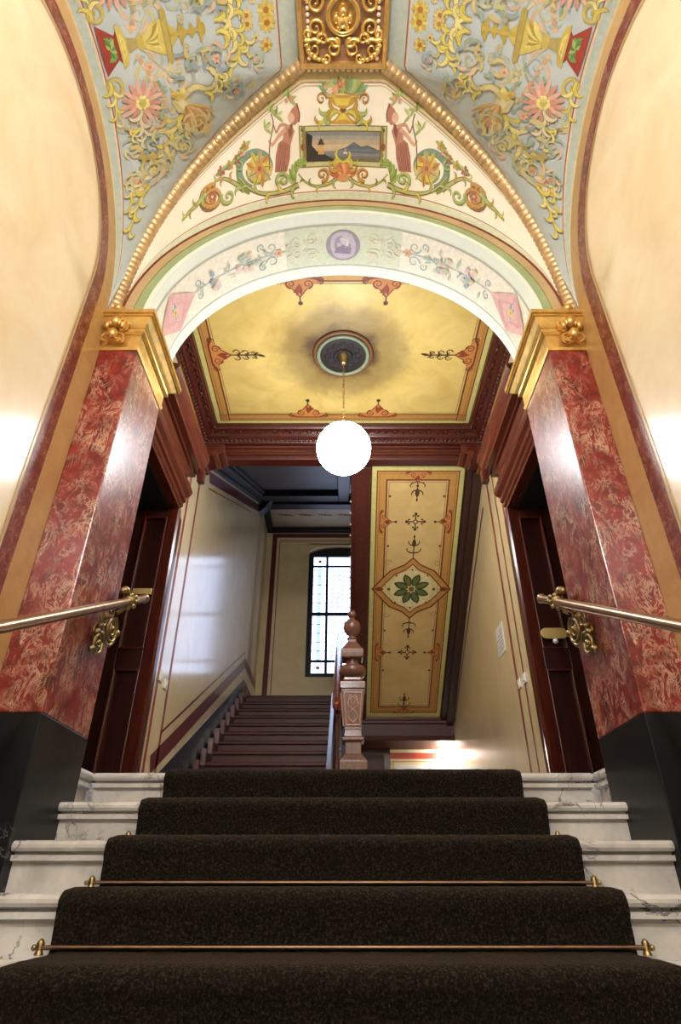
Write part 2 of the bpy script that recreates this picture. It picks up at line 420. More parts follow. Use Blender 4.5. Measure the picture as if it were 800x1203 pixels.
# landing ceiling
ceilm = MB().box(-SX, SX, PY1, 5.3, CEIL, CEIL + .1)
M['yellow'] = mk_yellow('yellow_ceiling_paint', None, (206, 172, 108), (224, 194, 132))
ceil = ceilm.build('ceiling', mk_yellow('sooty_yellow_ceiling_paint', (0, 0, 0)), origin=(0, 3.92, CEIL))
# object coordinates are relative to the rose, so the soot oval sits around it
struct(ceil, 'yellow painted landing ceiling with brown ornamental border')
def frame_run(mb, prof, x0, x1, y0, y1):
    """mitred picture-frame moulding on the ceiling: prof = (inset, z)"""
    n = len(prof); R = []
    for ins, z in prof: R.append([mb.p(x0 + ins, y0 + ins, z), mb.p(x1 - ins, y0 + ins, z), mb.p(x1 - ins, y1 - ins, z), mb.p(x0 + ins, y1 - ins, z)])
    for a in range(n):
        b = (a + 1) % n
        for k in range(4): mb.face((R[a][k], R[a][(k + 1) % 4], R[b][(k + 1) % 4], R[b][k]))
    return mb
fx0, fx1, fy0, fy1 = -SX, SX, PY1, 5.06
prof = [(0, CEIL), (0, CEIL - .16), (.02, CEIL - .16), (.03, CEIL - .135), (.045, CEIL - .125), (.06, CEIL - .12), (.075, CEIL - .10), (.09, CEIL - .075), (.115, CEIL - .06), (.135, CEIL - .055), (.145, CEIL - .035), (.155, CEIL - .03), (.165, CEIL - .004), (.165, CEIL)]
cfr = frame_run(MB(), prof, fx0, fx1, fy0, fy1).build('carved_frame', 'mahogany', ceil, smooth=35)
mb = MB()   # carved scrolls and bead row of the frame
def relief(mb, x, y, z, dx, dy):
    for t in (-1, 1):
        pts = [(x + dx * t * (.02 + .045 * math.cos(a) * (1 - a / 9)) + dy * .028 * math.sin(a) * (1 - a / 9) + dx * t * .03, y + dy * t * (.02 + .045 * math.cos(a) * (1 - a / 9)) + dx * .028 * math.sin(a) * (1 - a / 9) + dy * t * .03, z + .002) for a in [k * .5 for k in range(15)]]
        mb.tube(pts, [.011 - .0005 * k for k in range(15)], 6)
    mb.ball((x, y, z), .02, 8, 6, (1, 1, .7))
nx = 15
for k in range(nx):
    x = -1.28 + 2.56 * k / (nx - 1)
    relief(mb, x, fy1 - .10, CEIL - .075, 1, 0)
for k in range(11):
    y = 3.05 + 1.88 * k / 10
    for s in (-1, 1): relief(mb, s * (SX - .10), y, CEIL - .075, 0, 1)
mb.build('carved_scrollwork', 'mahogany', ceil, smooth=50)
mb = MB()
for k in range(60):
    mb.ball((-1.45 + 2.9 * k / 59, fy1 - .035, CEIL - .135), .017, 8, 6)
for s in (-1, 1):
    for k in range(44): mb.ball((s * (SX - .035), 2.95 + 2.15 * k / 43, CEIL - .135), .017, 8, 6)
tag(mb.build('bead_row', 'mahogany', ceil, smooth=50), kind='stuff')
# transverse beam
prof = [(y - .10, z if z > 4.4 else z - .03) for y, z in [(5.16, 4.5), (5.16, 4.06), (5.145, 4.05), (5.135, 4.03), (5.14, 4.01), (5.16, 4.0), (5.165, 3.97), (5.15, 3.96), (5.14, 3.945), (5.145, 3.925), (5.165, 3.92), (5.17, 3.895), (5.16, 3.885), (5.165, 3.87), (5.28, 3.87), (5.28, 4.5)]]
o = MB().prism(prof, -SX, SX, 'x').build('trim_1', 'mahogany_x', smooth=35); struct(o, 'moulded mahogany beam across the landing ceiling')
# unseen wall added above the beam to stop light leaking in
o = MB().box(-SX, SX, 5.06, 5.18, 4.5, 6.5).build('wall_light_seal', 'stair_cream'); struct(o, 'unseen wall added above the landing beam to keep stray light out')
# back wall with the window
WXW, WZ0, WZ1 = .664, 3.10, 5.60
back = MB().box(-SX, -WXW, BACK, BACK + .3, FZ, 6.5).box(WXW, SX, BACK, BACK + .3, FZ, 6.5).box(-WXW, WXW, BACK, BACK + .3, FZ, WZ0).box(-WXW, WXW, BACK, BACK + .3, WZ1 + .12, 6.5).build('wall_back', 'stair_cream')
struct(back, 'ochre cream wall around the leaded stair window')
mb = MB()    # segmental head of the window reveal
pr = [(-WXW, WZ1 + .14), (WXW, WZ1 + .14)] + [(WXW * math.cos(a), WZ1 - .06 + .16 * math.sin(a)) for a in [PI * k / 16 for k in range(17)]]
mb.prism(pr, BACK, BACK + .3, 'y').build('window_head', 'stair_cream', back)
# mezzanine, upper mezzanine soffit, sloped soffit over the flight
o = MB().box(-SX, SX, STOP + .01, BACK, MZ - .2, MZ).build('floor_mezzanine', 'dark_wood'); struct(o, 'dark wooden half landing below the window')
um = MB().box(-SX, SX, 9.2, BACK, 6.07, 6.2).build('ceiling_half_landing', 'frieze'); struct(um, 'cream panelled underside of the upper half landing')
MB().box(-SX, SX, BACK - .1, BACK, 5.98, 6.07).box(-SX, SX, 9.12, 9.3, 5.9, 6.07).box(-SX, -SX + .12, 9.3, BACK - .1, 5.98, 6.07).build('soffit_frame', 'navy_wood', um, bevel=.01)
def zs(y): return 4.38 + (y - 6.08) * .517
def slope_prism(mb, x0, x1, ya, yb, d0, d1, zf):
    return mb.prism([(ya, zf(ya) + d0), (yb, zf(yb) + d0), (yb, zf(yb) + d1), (ya, zf(ya) + d1)], x0, x1, 'x')
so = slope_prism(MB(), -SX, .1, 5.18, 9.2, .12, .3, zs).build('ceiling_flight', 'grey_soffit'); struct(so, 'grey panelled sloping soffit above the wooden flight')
mb = MB(); slope_prism(mb, -SX, -SX + .16, 5.18, 9.2, 0, .14, zs); slope_prism(mb, -.08, .1, 5.18, 9.2, 0, .14, zs); slope_prism(mb, -SX + .16, -.08, 8.3, 9.2, 0, .14, zs); slope_prism(mb, -SX + .16, -.08, 5.18, 5.5, 0, .14, zs)
mb.build('soffit_frame', 'navy_wood', so, bevel=.012)
mb = MB(); slope_prism(mb, -SX + .16, -SX + .2, 5.6, 8.3, .05, .14, zs); slope_prism(mb, -SX, -SX + .05, 5.18, 9.15, -.05, .02, zs)
mb.build('soffit_moulding', 'navy_wood', so, bevel=.01)
o = MB().box(.1, SX, 5.18, 9.2, 6.4, 6.5).build('ceiling_light_seal', 'hall'); struct(o, 'unseen lid added over the open stairwell to keep stray light out')  # unseen lid over the open stairwell, added against light leaks
# beam console in front of the upper half landing
for s in (-1,):
    prf = [(-SX, 6.0), (-SX + .22, 6.0), (-SX + .23, 5.93), (-SX + .16, 5.86), (-SX + .12, 5.78), (-SX + .05, 5.70), (-SX, 5.66)]
    o = MB().prism(prf, 9.0, 9.2, 'y').build('beam_console', 'navy_wood', smooth=30, bevel=.006)
    tag(o, 'small dark carved console under the half landing beam', 'console')
M['plate_brass'] = metal('plate_brass', (.78, .56, .2), .4, .15, 0, .4)
M['rod_end'] = metal('dull_brass', (.46, .34, .16), .4, .3)
M['rod_bronze'] = metal('dark_bronze', (.30, .19, .13), .4, .3)
# ================================================================== OBJECTS
# ------------------------------------------------------------------ stone stairs
stair = thing('marble_staircase', (0, LY, FZ), 'white marble stairs with moulded nosings and grey veins under the brown runner', 'staircase')
for k in range(9):
    y, z = LY - k * TR, LZ - k * RI; hw = PX if k <= 2 else WX - .02
    nose = [(y + .022, z), (y + .008, z - .004), (y, z - .014), (y, z - .024), (y + .008, z - .034), (y + .034, z - .037), (y + .034, z - .045), (y + .014, z - .046), (y + .014, z - .063), (y + .038, z - .066), (y + .038, z - .074)]
    MB().prism(nose + [(y + .06, z - .074), (y + TR + .034, z - .03), (y + TR + .034, z)], -hw, hw, 'x').build('tread', 'marble_white', stair, smooth=28)
    MB().box(-hw + .001, hw - .001, y + .034, y + .06, z - RI, z - .074).build('riser', 'marble_white', stair)
for s in (-1, 1):      # landing edge turning the corner behind the pilaster
    x = PX
    q = [(x + .024, LZ), (x + .008, LZ - .004), (x, LZ - .014), (x, LZ - .024), (x + .008, LZ - .034), (x + .024, LZ - .038), (x + .024, LZ - .046), (x + .012, LZ - .050), (x + .012, LZ - .066), (x + .026, LZ - .072), (x + .034, LZ - .072), (x + .034, LZ - RI - .02), (x + .188, LZ - RI - .02), (x + .188, LZ)]
    MB(s).prism(q, PY1 + .002, LY + .03, 'y').build('landing_return', 'marble_white', stair, smooth=40)
# carpet runner
th = .016
path = [(4.6, LZ + th)]
for k in range(9):
    y, z = LY - k * TR, LZ - k * RI
    if k: path += [(y + TR - .06, z + th), (y + TR - .15, z + th + .001)]
    path += [(y + .10, z + th)] + [(y + .022 + (.022 + th) * math.cos(math.radians(a)), z - .024 + (.024 + th) * math.sin(math.radians(a))) for a in (90, 108, 126, 144, 162, 178, 192, 204)]
    yb = y + .034 - th
    path += [(y + .0 - th * .4, z - .06), (y + .006 - th * .6, z - .10), (y + .016 - th, z - RI + th + .014), (y + .010 - th, z - RI + th + .002)]
def runner(path, hw):
    mb = MB(); nx = 60
    xs = [-hw + 2 * hw * k / nx for k in range(nx + 1)]
    rows = []
    for i, (y, z) in enumerate(path):
        row = []
        for k, x in enumerate(xs):
            e = min(1, (hw - abs(x)) / .012)
            row.append(mb.p(x + random.uniform(-.0012, .0012), y + random.uniform(-.0015, .0015) , z + random.uniform(-.0012, .0012) - th * .45 * (1 - e)))
        rows.append(row)
    for a, b in zip(rows, rows[1:]):
        for k in range(nx): mb.face((a[k], a[k + 1], b[k + 1], b[k]))
    # side edges folded down to the stone
    for side in (0, nx):
        low = []
        for i, (y, z) in enumerate(path):
            j0, j1 = max(0, i - 1), min(len(path) - 1, i + 1)
            ty, tz = path[j1][0] - path[j0][0], path[j1][1] - path[j0][1]; l = math.hypot(ty, tz) or 1
            low.append(mb.p(xs[side], y - tz / l * -th * .8 * -1, z + ty / l * th * .8))
        for i in range(len(path) - 1): mb.face((rows[i][side], rows[i + 1][side], low[i + 1], low[i]))
    return mb
fine = []
for a, b in zip(path, path[1:]):
    L_ = math.hypot(a[0] - b[0], a[1] - b[1]); n = max(1, int(L_ / .03))
    fine += [(a[0] + (b[0] - a[0]) * k / n, a[1] + (b[1] - a[1]) * k / n) for k in range(n)]
fine.append(path[-1])
o = runner(fine, W).build('carpet_runner', 'carpet', smooth=60, solid=False, origin=(0, LY, FZ))
tag(o, 'dark brown cut pile carpet runner laid down the middle of the marble stairs', 'carpet')
# stair rods
words = ['the landing', 'the second marble step down from the landing', 'the third marble step down from the landing', 'the fourth marble step down from the landing', 'the fifth marble step down from the landing', 'the sixth marble step down from the landing', 'the seventh marble step down from the landing']
for k in range(6):
    y = LY - k * TR + .006 - th; z = LZ - (k + 1) * RI + th + .012
    t = thing('stair_rod', (0, y, z - .012), 'bronze stair rod holding the runner at the foot of %s' % ('the topmost riser' if k == 0 else 'the %s riser below the landing' % ['', 'second', 'third', 'fourth', 'fifth', 'sixth'][k]), 'stair rod', 'bronze rods across the runner')
    MB().tube([(-W - .035, y, z), (W + .035, y, z)], .0062, 10).build('rod', 'rod_bronze', t, smooth=60)
    for s in (-1, 1):
        x = s * (W + .025)
        b = MB().lathe([(.004, -.02), (.013, -.019), (.011, -.012), (.008, -.006), (.011, .008), (.006, .016), (.003, .019)], x, y, 12, 'z', z + .002).build('bracket', 'rod_end', t, smooth=50)
        MB().ball((s * (W + .042), y, z), .008, 10, 8).build('finial', 'rod_end', b, smooth=60)
# ------------------------------------------------------------------ pilasters
def frust(mb, z0, p0, z1, p1):
    """moulding stage around the pilaster, projecting by p"""
    a = [mb.p(x, y, z0) for x, y in ((WX, PY0 - p0), (PX - p0, PY0 - p0), (PX - p0, PY1 + p0), (WX, PY1 + p0))]
    b = [mb.p(x, y, z1) for x, y in ((WX, PY0 - p1), (PX - p1, PY0 - p1), (PX - p1, PY1 + p1), (WX, PY1 + p1))]
    for k in range(4): mb.face((a[k], a[(k + 1) % 4], b[(k + 1) % 4], b[k]))
    mb.face(a[::-1]); mb.face(b)
def spiral2(cx, cy, r, turns, a0, dr=1, n=40, r_end=.12):
    return [(cx + r * (1 - (1 - r_end) * k / n) * math.cos(a0 + dr * 2 * PI * turns * k / n), cy + r * (1 - (1 - r_end) * k / n) * math.sin(a0 + dr * 2 * PI * turns * k / n)) for k in range(n + 1)]
SIDE = {-1: 'the door with the small square brass plate', 1: 'the door with the white bell push'}
for s in (-1, 1):
    t = thing('pilaster', ((PX + .1) * s, (PY0 + PY1) / 2, -.012), 'red marble pilaster on black base before %s' % SIDE[s], 'pilaster', 'red marble pilasters carrying the arch')
    MB(s).box(PX, WX, PY0, PY1, -.012, .57).build('base', 'marble_black', t, bevel=.004)
    MB(s).box(PX, WX, PY0, PY1, .57, 2.54).build('shaft', 'marble_red', t, bevel=.006)
    mb = MB(s)
    for q in ((2.54, .004, 2.552, .012), (2.552, .012, 2.565, .012), (2.565, .006, 2.655, .006), (2.655, .012, 2.663, .022), (2.663, .026, 2.685, .026), (2.685, .018, 2.695, .018), (2.695, .024, 2.71, .04), (2.71, .04, 2.74, .066), (2.74, .076, 2.752, .076), (2.752, .072, 2.757, .072), (2.757, .084, 2.785, .084)): frust(mb, *q)
    c = mb.build('capital', 'gold', t)
    mb = MB(s)       # acanthus bracket at the wall end of the capital
    x, y = WX - .078, PY0 - .03
    for dz, r in ((2.60, .036), (2.70, .042), (2.79, .032)):
        for g in (-1, 1):
            pts = [(x + g * .028 + q[0] * g, y - .012, dz + q[1]) for q in spiral2(0, 0, r, 1.6, -PI / 2, 1, 24)]
            mb.tube(pts, [.011 - .0003 * k for k in range(25)], 6)
        mb.ball((x, y - .03, dz + .01), .03, 10, 8, (1, .9, 1.2))
    for k in range(5):
        a = math.radians(-60 + 30 * k)
        mb.ball((x + .05 * math.sin(a), y - .03, 2.66 + .055 * math.cos(a)), .024, 8, 6, (.7, .7, 1.4)); mb.ball((x + .04 * math.sin(a), y - .04, 2.76 + .045 * math.cos(a)), .018, 8, 6, (.7, .7, 1.4))
    mb.ball((x, y - .04, 2.80), .03, 10, 8, (1, 1, .9))
    mb.build('acanthus_leaf', 'gold_deep', c, smooth=60)
# gilded ribs
for s in (-1, 1):
    pts = []; rad = []; n = 220
    for k in range(n + 1):
        th_ = PI / 2 * (1 - k / n); q = math.sin(th_) ** (2 / 2.3); z = 2.78 + 1.52 * max(0, math.cos(th_)) ** (2 / 2.3)
        X = .2 + 1.15 * q
        if X < BH - .02: break
        pts.append((s * X, (X + 2.34) / 1.569, z - .012))
    # arc-length parameter for the bead rhythm
    d = 0; rad = []
    for k, p in enumerate(pts):
        if k: d += math.dist(p, pts[k - 1])
        rad.append(.043 + .005 * abs(math.sin(d * PI / .05)))
    dense = []; dr_ = []
    P = smoothpts(pts, 2); d = 0
    for k, p in enumerate(P):
        if k: d += (p - P[k - 1]).length
        dense.append(tuple(p)); dr_.append((.044 + .006 * abs(math.sin(d * PI / .042)) ** .6) * (1.16 - .26 * min(1, d / 1.6)))
    r = MB().tube(dense, dr_, 12).build('rib', 'gold_rib', vault, smooth=70)
    tag(r, 'gilded laurel rib rising from the capital')
    mb = MB(); d = 0; last = 0
    for k, p in enumerate(P):      # small leaves studding the garland
        if k: d += (p - P[k - 1]).length
        if d - last > .084:
            last = d; mb.ball(tuple(p + Vector((0, -.012, -.034))), .014, 8, 6, (1.1, 1.1, .8))
    tag(mb.build('garland_bud', 'gold', r, smooth=60), kind='stuff')
# boss
bz = 4.262
boss = thing('ceiling_boss', (0, YC, bz), 'square gilded boss with oval medallion at the crown of the vault', 'boss')
MB().box(-BH, BH, YC - BH, YC + BH, bz, 4.33).build('plate', plaster('mauve_gilt_ground', (176, 136, 104), (140, 104, 84), .4), boss, bevel=.006)
mb = MB(); frame_run(mb, [(0, bz), (0, bz - .022), (.012, bz - .03), (.028, bz - .022), (.034, bz)], -BH, BH, YC - BH, YC + BH); mb.build('frame', 'gold_deep', boss, smooth=40)
mb = MB()
for k in range(15):
    for e in (-1, 1):
        mb.ball((-BH + .02 + (2 * BH - .04) * k / 14, YC + e * (BH + .008), bz - .005), .014, 8, 6)
        mb.ball((e * (BH - .06), YC - BH + .05 + (2 * BH - .1) * k / 14, bz - .008), .012, 8, 6)
mb.build('bead_border', flat('pale_bead_paint', (240, 222, 190), .4), boss, smooth=60)['kind'] = 'stuff'
cy_ = YC
mb = MB(); mb.tube([(.088 * math.cos(2 * PI * k / 40), cy_ + .088 * math.sin(2 * PI * k / 40), bz - .018) for k in range(40)], .014, 8, True); med = mb.build('medallion_ring', 'gold', boss, smooth=60)
mb = MB(); mb.lathe([(.0, -.004), (.08, -.002), (.086, -.014), (.03, -.001)][1:3] + [(.086, 0)], 0, cy_, 32, 'z', bz - .001); mb.build('medallion_dish', 'gold_deep', med, smooth=50)
mb = MB(); mb.ball((0, cy_ - .022, bz - .022), .026, 12, 8); mb.ball((0, cy_ + .03, bz - .014), .036, 12, 8, (1.1, 1, .7))
for e in (-1, 1): mb.ball((e * .04, cy_ + .018, bz - .014), .018, 10, 6, (1, 1.5, .8)); mb.ball((e * .022, cy_ + .06, bz - .012), .016, 8, 6)
mb.build('medallion_figure', 'gold', med, smooth=60)
mb = MB()
for ex in (-1, 1):
    for ey in (-1, 1):
        for (cx, cy, r, a0, dr) in ((.16, .06, .05, 2.4, 1), (.06, .16, .05, -.8, -1), (.175, .165, .055, 3.9, 1), (.12, .115, .035, .6, -1), (.205, .09, .03, 2.0, -1), (.10, .21, .03, -.4, 1), (.04, .125, .03, 0, 1)):
            pts = [(ex * (cx + q[0]), YC + ey * (cy + q[1]), bz - .014) for q in [(v[0] - 0, v[1]) for v in spiral2(0, 0, r, 1.4, a0, dr, 22)]]
            mb.tube(pts, [.013 - .0004 * k for k in range(23)], 6)
        for k in range(7):
            a = k * .26; mb.ball((ex * (.12 + .10 * math.cos(a)), YC + ey * (.12 + .10 * math.sin(a)), bz - .014), .017, 8, 6, (1.2, .8, .9))
mb.build('gilt_scrolls', 'gold', boss, smooth=60)
# ------------------------------------------------------------------ doors, casings, over-doors
def door(s, n):
    d = thing('door_%d' % n, (1.8 * s, DY, LZ), 'dark panelled double door with %s' % ('a small square brass plate' if s < 0 else 'a rounded brass plate above a white bell push'), kind='structure')
    for x0, x1, p0, p1 in ((1.42, 1.80, 1.505, 1.70), (1.804, 2.22, 1.88, 2.14)):
        mb = MB(s)
        for (a, b, za, zb) in ((x0, p0, LZ, DZ), (p1, x1, LZ, DZ), (p0, p1, 2.70, DZ), (p0, p1, 1.375, 1.53), (p0, p1, LZ, .60)): mb.box(a, b, DY, DY + .05, za, zb)
        lf = mb.build('leaf', 'door_wood', d, bevel=.003)
        for za, zb in ((1.53, 2.70), (.60, 1.375)):
            MB(s).box(p0, p1, DY + .022, DY + .04, za, zb).build('panel', 'door_wood', lf)
            fr = MB(s); w = .014
            for a, b, c, e in ((p0, p0 + w, za, zb), (p1 - w, p1, za, zb), (p0 + w, p1 - w, zb - w, zb), (p0 + w, p1 - w, za, za + w)): fr.box(a, b, DY - .01, DY + .024, c, e)
            fr.build('panel_moulding', 'mahogany', lf, bevel=.004)
    if s < 0:
        MB(s).box(1.518, 1.672, DY - .022, DY - .01, 1.968, 2.02).build('nameplate', 'plate_brass', d, bevel=.004)
    else:
        z, h = 1.646, .043
        pr = arc(1.67, z, h, -90, 90, 8) + arc(1.55, z, h, 90, 270, 8)
        MB(s).prism(pr, DY - .022, DY - .01, 'y').build('nameplate', 'plate_brass', d, bevel=.004)
        MB(s).lathe([(.02, 0), (.02, -.01), (.012, -.022), (.002, -.026)], 1.61, 1.585, 14, 'y', DY - .008).build('bell_push', 'white', d, smooth=50)
    # casing
    mb = MB(s)
    pr = [(1.5, DY + .26), (1.475, DY + .26), (1.47, DY + .235), (1.455, DY + .225), (1.455, DY + .20), (1.44, DY + .19), (1.44, DY + .10), (1.425, DY + .09), (1.425, DY + .05), (1.41, DY + .04), (1.405, DY + .005), (1.42, DY - .012), (1.44, DY - .012), (1.5, DY + .0)]
    mb.prism(pr, LZ, DZ, 'z').build('casing', 'mahogany', d, smooth=30)
    return d
door(-1, 1); door(1, 2)
for i, s in enumerate((-1, 1)):
    t = thing('trim_%d' % (i + 2), (s * 1.4, 3.7, DZ), 'moulded mahogany entablature over %s' % SIDE[s], kind='structure')
    def pf(q): return [(SX - p, z) for p, z in q]
    MB(s).prism(pf([(0, DZ), (.085, DZ), (.085, DZ + .03), (.10, DZ + .04), (.10, DZ + .075), (.12, DZ + .085), (.12, DZ + .13), (.15, DZ + .15), (.165, DZ + .175), (.165, DZ + .20), (0, DZ + .21)]), PY1 + .005, DY + .03, 'y').build('architrave', 'mahogany_red', t, smooth=25)
    MB(s).prism(pf([(0, DZ + .21), (.12, DZ + .21), (.10, DZ + .25), (.10, DZ + .36), (.125, DZ + .40), (0, DZ + .40)]), PY1 + .005, DY + .01, 'y').build('frieze', 'mahogany_red', t, smooth=25)
    MB(s).prism(pf([(0, DZ + .40), (.15, DZ + .40), (.15, DZ + .43), (.205, DZ + .43), (.205, DZ + .47), (.225, DZ + .49), (.235, DZ + .53), (.26, DZ + .565), (.26, DZ + .60), (.02, DZ + .64), (0, DZ + .64)]), 3.25, DY + .09, 'y').build('cornice', 'mahogany_red', t, smooth=25)
    MB(s).box(SX - .25, SX - .19, DY + .0, DY + .07, DZ + .30, DZ + .44).build('cornice_drop', 'mahogany', t, bevel=.008)
    # console under the beam
    c = thing('beam_console', (s * 1.4, 4.95, 3.5), 'fluted mahogany console carrying the beam above the %s' % ('dark wooden flight' if s < 0 else 'wall with the paper notice'), 'console')
    pr = [(SX, 3.84), (SX - .29, 3.84), (SX - .30, 3.79), (SX - .27, 3.73), (SX - .21, 3.70), (SX - .14, 3.69), (SX - .09, 3.66), (SX - .05, 3.60), (SX, 3.57)]
    MB(s).prism(pr, 4.80, 5.05, 'y').build('body', 'mahogany', c, smooth=30, bevel=.006)
    mb = MB(s)
    mb.tube([(SX - .27, 4.79, 3.765), (SX - .27, 5.05, 3.765)], .033, 12); mb.tube([(SX - .205, 4.79, 3.725), (SX - .205, 5.05, 3.725)], .033, 12)
    mb.tube([(SX - .085, 4.79, 3.655), (SX - .085, 5.05, 3.655)], .03, 12)
    mb.build('fluting', 'mahogany_red', c, smooth=50)
# ------------------------------------------------------------------ pendant globe lamp and ceiling rose
GX, GY, GZ, GR = .005, 3.90, 3.073, .224
rose = thing('ceiling_rose', (0, 3.92, CEIL - .05), 'dark round carved ceiling rose with a pale green rim above the globe', 'ceiling rose')
MB().lathe([(.225, -.03), (.222, 0), (.21, .0)][0:2] + [(.222, .0)], 0, 3.92, 40, 'z', CEIL - .001).build('dish', 'black_void', rose, smooth=40)
MB().tube([(.228 * math.cos(2 * PI * k / 48), 3.92 + .228 * math.sin(2 * PI * k / 48), CEIL - .026) for k in range(48)], .017, 10, True).build('rim', flat('verdigris_paint', (128, 140, 112), .5), rose, smooth=60)
MB().tube([(.262 * math.cos(2 * PI * k / 48), 3.92 + .262 * math.sin(2 * PI * k / 48), CEIL - .006) for k in range(48)], .02, 10, True).build('outer_moulding', flat('sooty_ochre_paint', (112, 72, 42), .5), rose, smooth=60)
mb = MB()
for k in range(12):
    a = 2 * PI * k / 12; mb.ball((.14 * math.cos(a), 3.92 + .14 * math.sin(a), CEIL - .026), .04, 10, 6, (1, 1, .35))
    mb.ball((.07 * math.cos(a + .26), 3.92 + .07 * math.sin(a + .26), CEIL - .036), .025, 8, 6, (1, 1, .6))
mb.build('carved_leaf', flat('dark_plum_paint', (34, 22, 25), .8), rose, smooth=60)
lamp = thing('pendant_lamp', (GX, GY, GZ - GR), 'glowing white opal glass globe hanging from the landing ceiling', 'lamp')
MB().lathe([(.006, -.13), (.022, -.125), (.026, -.10), (.03, -.07), (.042, -.04), (.05, 0)], GX, GY, 20, 'z', CEIL - .03).build('canopy', 'brass', lamp, smooth=60)
mb = MB(); z = CEIL - .15
for k in range(46):
    zc = z - k * .0195
    if zc < GZ + GR + .05: break
    e = k % 2
    mb.tube([(GX + (.007 * math.cos(a) if e else 0), GY + (0 if e else .007 * math.cos(a)), zc + .014 * math.sin(a)) for a in [2 * PI * j / 10 for j in range(10)]], .0028, 5, True)
mb.build('chain', 'brass', lamp, smooth=60)
MB().lathe([(.03, .0), (.075, .005), (.08, .03), (.05, .045), (.02, .05), (.012, .08)], GX, GY, 24, 'z', GZ + GR - .02).build('fitter', 'brass', lamp, smooth=50)
MB().ball((GX, GY, GZ), GR, 48, 32).build('globe', 'globe', lamp, smooth=180)
MB().lathe([(.002, -.016), (.01, -.012), (.012, 0)], GX, GY, 12, 'z', GZ - GR + .002).build('bottom_knob', 'globe', lamp, smooth=60)
# second globe, in the entrance half of the hall behind the viewer
HY, HZ = -1.0, 2.95
l2 = thing('pendant_lamp', (0, HY, HZ - .2), 'lit opal globe hanging over the entrance end of the lower hall', 'lamp')
MB().ball((0, HY, HZ), .2, 32, 20).build('globe', 'hall_globe', l2, smooth=180)
MB().tube([(0, HY, HZ + .19), (0, HY, 4.35)], .008, 8).build('stem', 'brass', l2, smooth=60)
MB().lathe([(.07, 0), (.075, .02), (.03, .05)], 0, HY, 20, 'z', HZ + .185).build('fitter', 'brass', l2, smooth=50)
# ------------------------------------------------------------------ hand rails on the pilasters
for s in (-1, 1):
    t = thing('handrail', (s * 1.08, 2.7, .9), 'bronze handrail on gilt scroll bracket before %s' % SIDE[s], 'handrail', 'bronze handrails either side of the stairs')
    RX = 1.08; zr = lambda y: 1.337 + (y - 3.01) * .525
    P0, P1 = (RX, -.2, zr(-.2)), (RX, 3.0, zr(3.0))
    mb = MB(s); mb.tube([P0, (RX, 1.4, zr(1.4)), (RX, 2.98, zr(2.98))], .0215, 20); mb.build('rail', 'bronze', t, smooth=60)
    mb = MB(s); mb.tube([(RX, y, zr(y)) for y in (2.97, 2.985, 2.99, 3.005, 3.02, 3.03)], [.02, .021, .026, .028, .02, .006], 16); mb.build('end_knob', 'bronze', t, smooth=60)
    b = MB(s); yb = 2.80; zb = zr(2.80)
    b.tube([(RX, yb - .022, zr(yb - .022)), (RX, yb - .018, zr(yb - .018)), (RX, yb + .018, zr(yb + .018)), (RX, yb + .022, zr(yb + .022))], [.024, .031, .031, .024], 16)
    for k in range(8):
        a = 2 * PI * k / 8; b.ball((RX + .036 * math.cos(a), yb + .004 * math.sin(a), zb + .036 * math.sin(a)), .014, 8, 6)
    b.ball((RX + .02, yb - .02, zb + .05), .022, 10, 6, (1, 1.4, 1)); b.ball((RX + .02, yb - .055, zb + .035), .018, 10, 6)
    br = b.build('collar', 'iron_gold', t, smooth=60)
    b = MB(s); bx = 1.115
    def sc2(cy, cz, r, tn, a0, dr, w=.010, n=36):
        b.tube([(bx, cy + q[0], cz + q[1]) for q in spiral2(0, 0, r, tn, a0, dr, n)], [w * (1 - .4 * k / n) for k in range(n + 1)], 8)
    sc2(2.735, 1.055, .072, 2.1, 1.2, -1); sc2(2.615, .945, .055, 1.7, .3, -1); sc2(2.63, 1.06, .035, 1.5, 2.4, 1, .008)
    b.tube([(bx - .03, 2.79, zb - .02), (bx - .015, 2.775, zb - .06), (bx, 2.76, zb - .08)], [.011, .011, .010], 8)
    b.tube([(bx, q.x, q.y) for q in smoothpts([(2.79, 1.02, 0), (2.74, .975, 0), (2.68, .975, 0), (2.65, 1.0, 0), (2.61, .99, 0)], 6)], .010, 8)
    for (cy, cz, r) in ((2.735, 1.055, .018), (2.615, .945, .016), (2.805, 1.06, .02), (2.565, .90, .016), (2.58, .985, .015), (2.66, 1.09, .017), (2.70, 1.13, .014), (2.60, 1.02, .013)): b.ball((bx, cy, cz), r, 8, 6)
    b.lathe([(.045, 0), (.05, .008), (.03, .02), (.0, .022)][:3], 2.64, 1.0, 16, 'x', 1.13)
    b.build('scroll_bracket', 'iron_gold', t, smooth=60)
# ------------------------------------------------------------------ wooden flight up to the window
fl = thing('wooden_stair_flight', (-.8, 5.76, LZ), 'dark mahogany stair flight climbing to the half landing below the window', 'stairs')
XL, XR = -1.43, -.17
for n in range(1, NST + 1):
    y = STOP - (NST - n) * ST; z = LZ + n * SR
    tr = MB().prism([(y, z - .012), (y - .004, z - .022), (y, z - .036), (y + .03, z - .036), (y + ST + .03, z - .036), (y + ST + .03, z), (y + .008, z)], XL, XR, 'x').build('tread', 'dark_wood', fl, smooth=40)
    MB().box(XL, XR, y + .03, y + .05, z - SR, z - .036).build('riser', 'dark_wood', fl)
    MB().box(XL - .045, XL + .012, y - .03, y + .035, z - .04, z + .13).build('skirting_block', 'mahogany', fl, bevel=.004)
    MB().box(XL - .045, XL + .008, y + .035, y + ST + .01, z, z + .10).build('skirting_board', 'dark_wood', fl)
ys0, ys1 = STOP - (NST - 1) * ST, STOP
sl = SR / ST
zn = lambda y: LZ + SR + (y - ys0) * sl
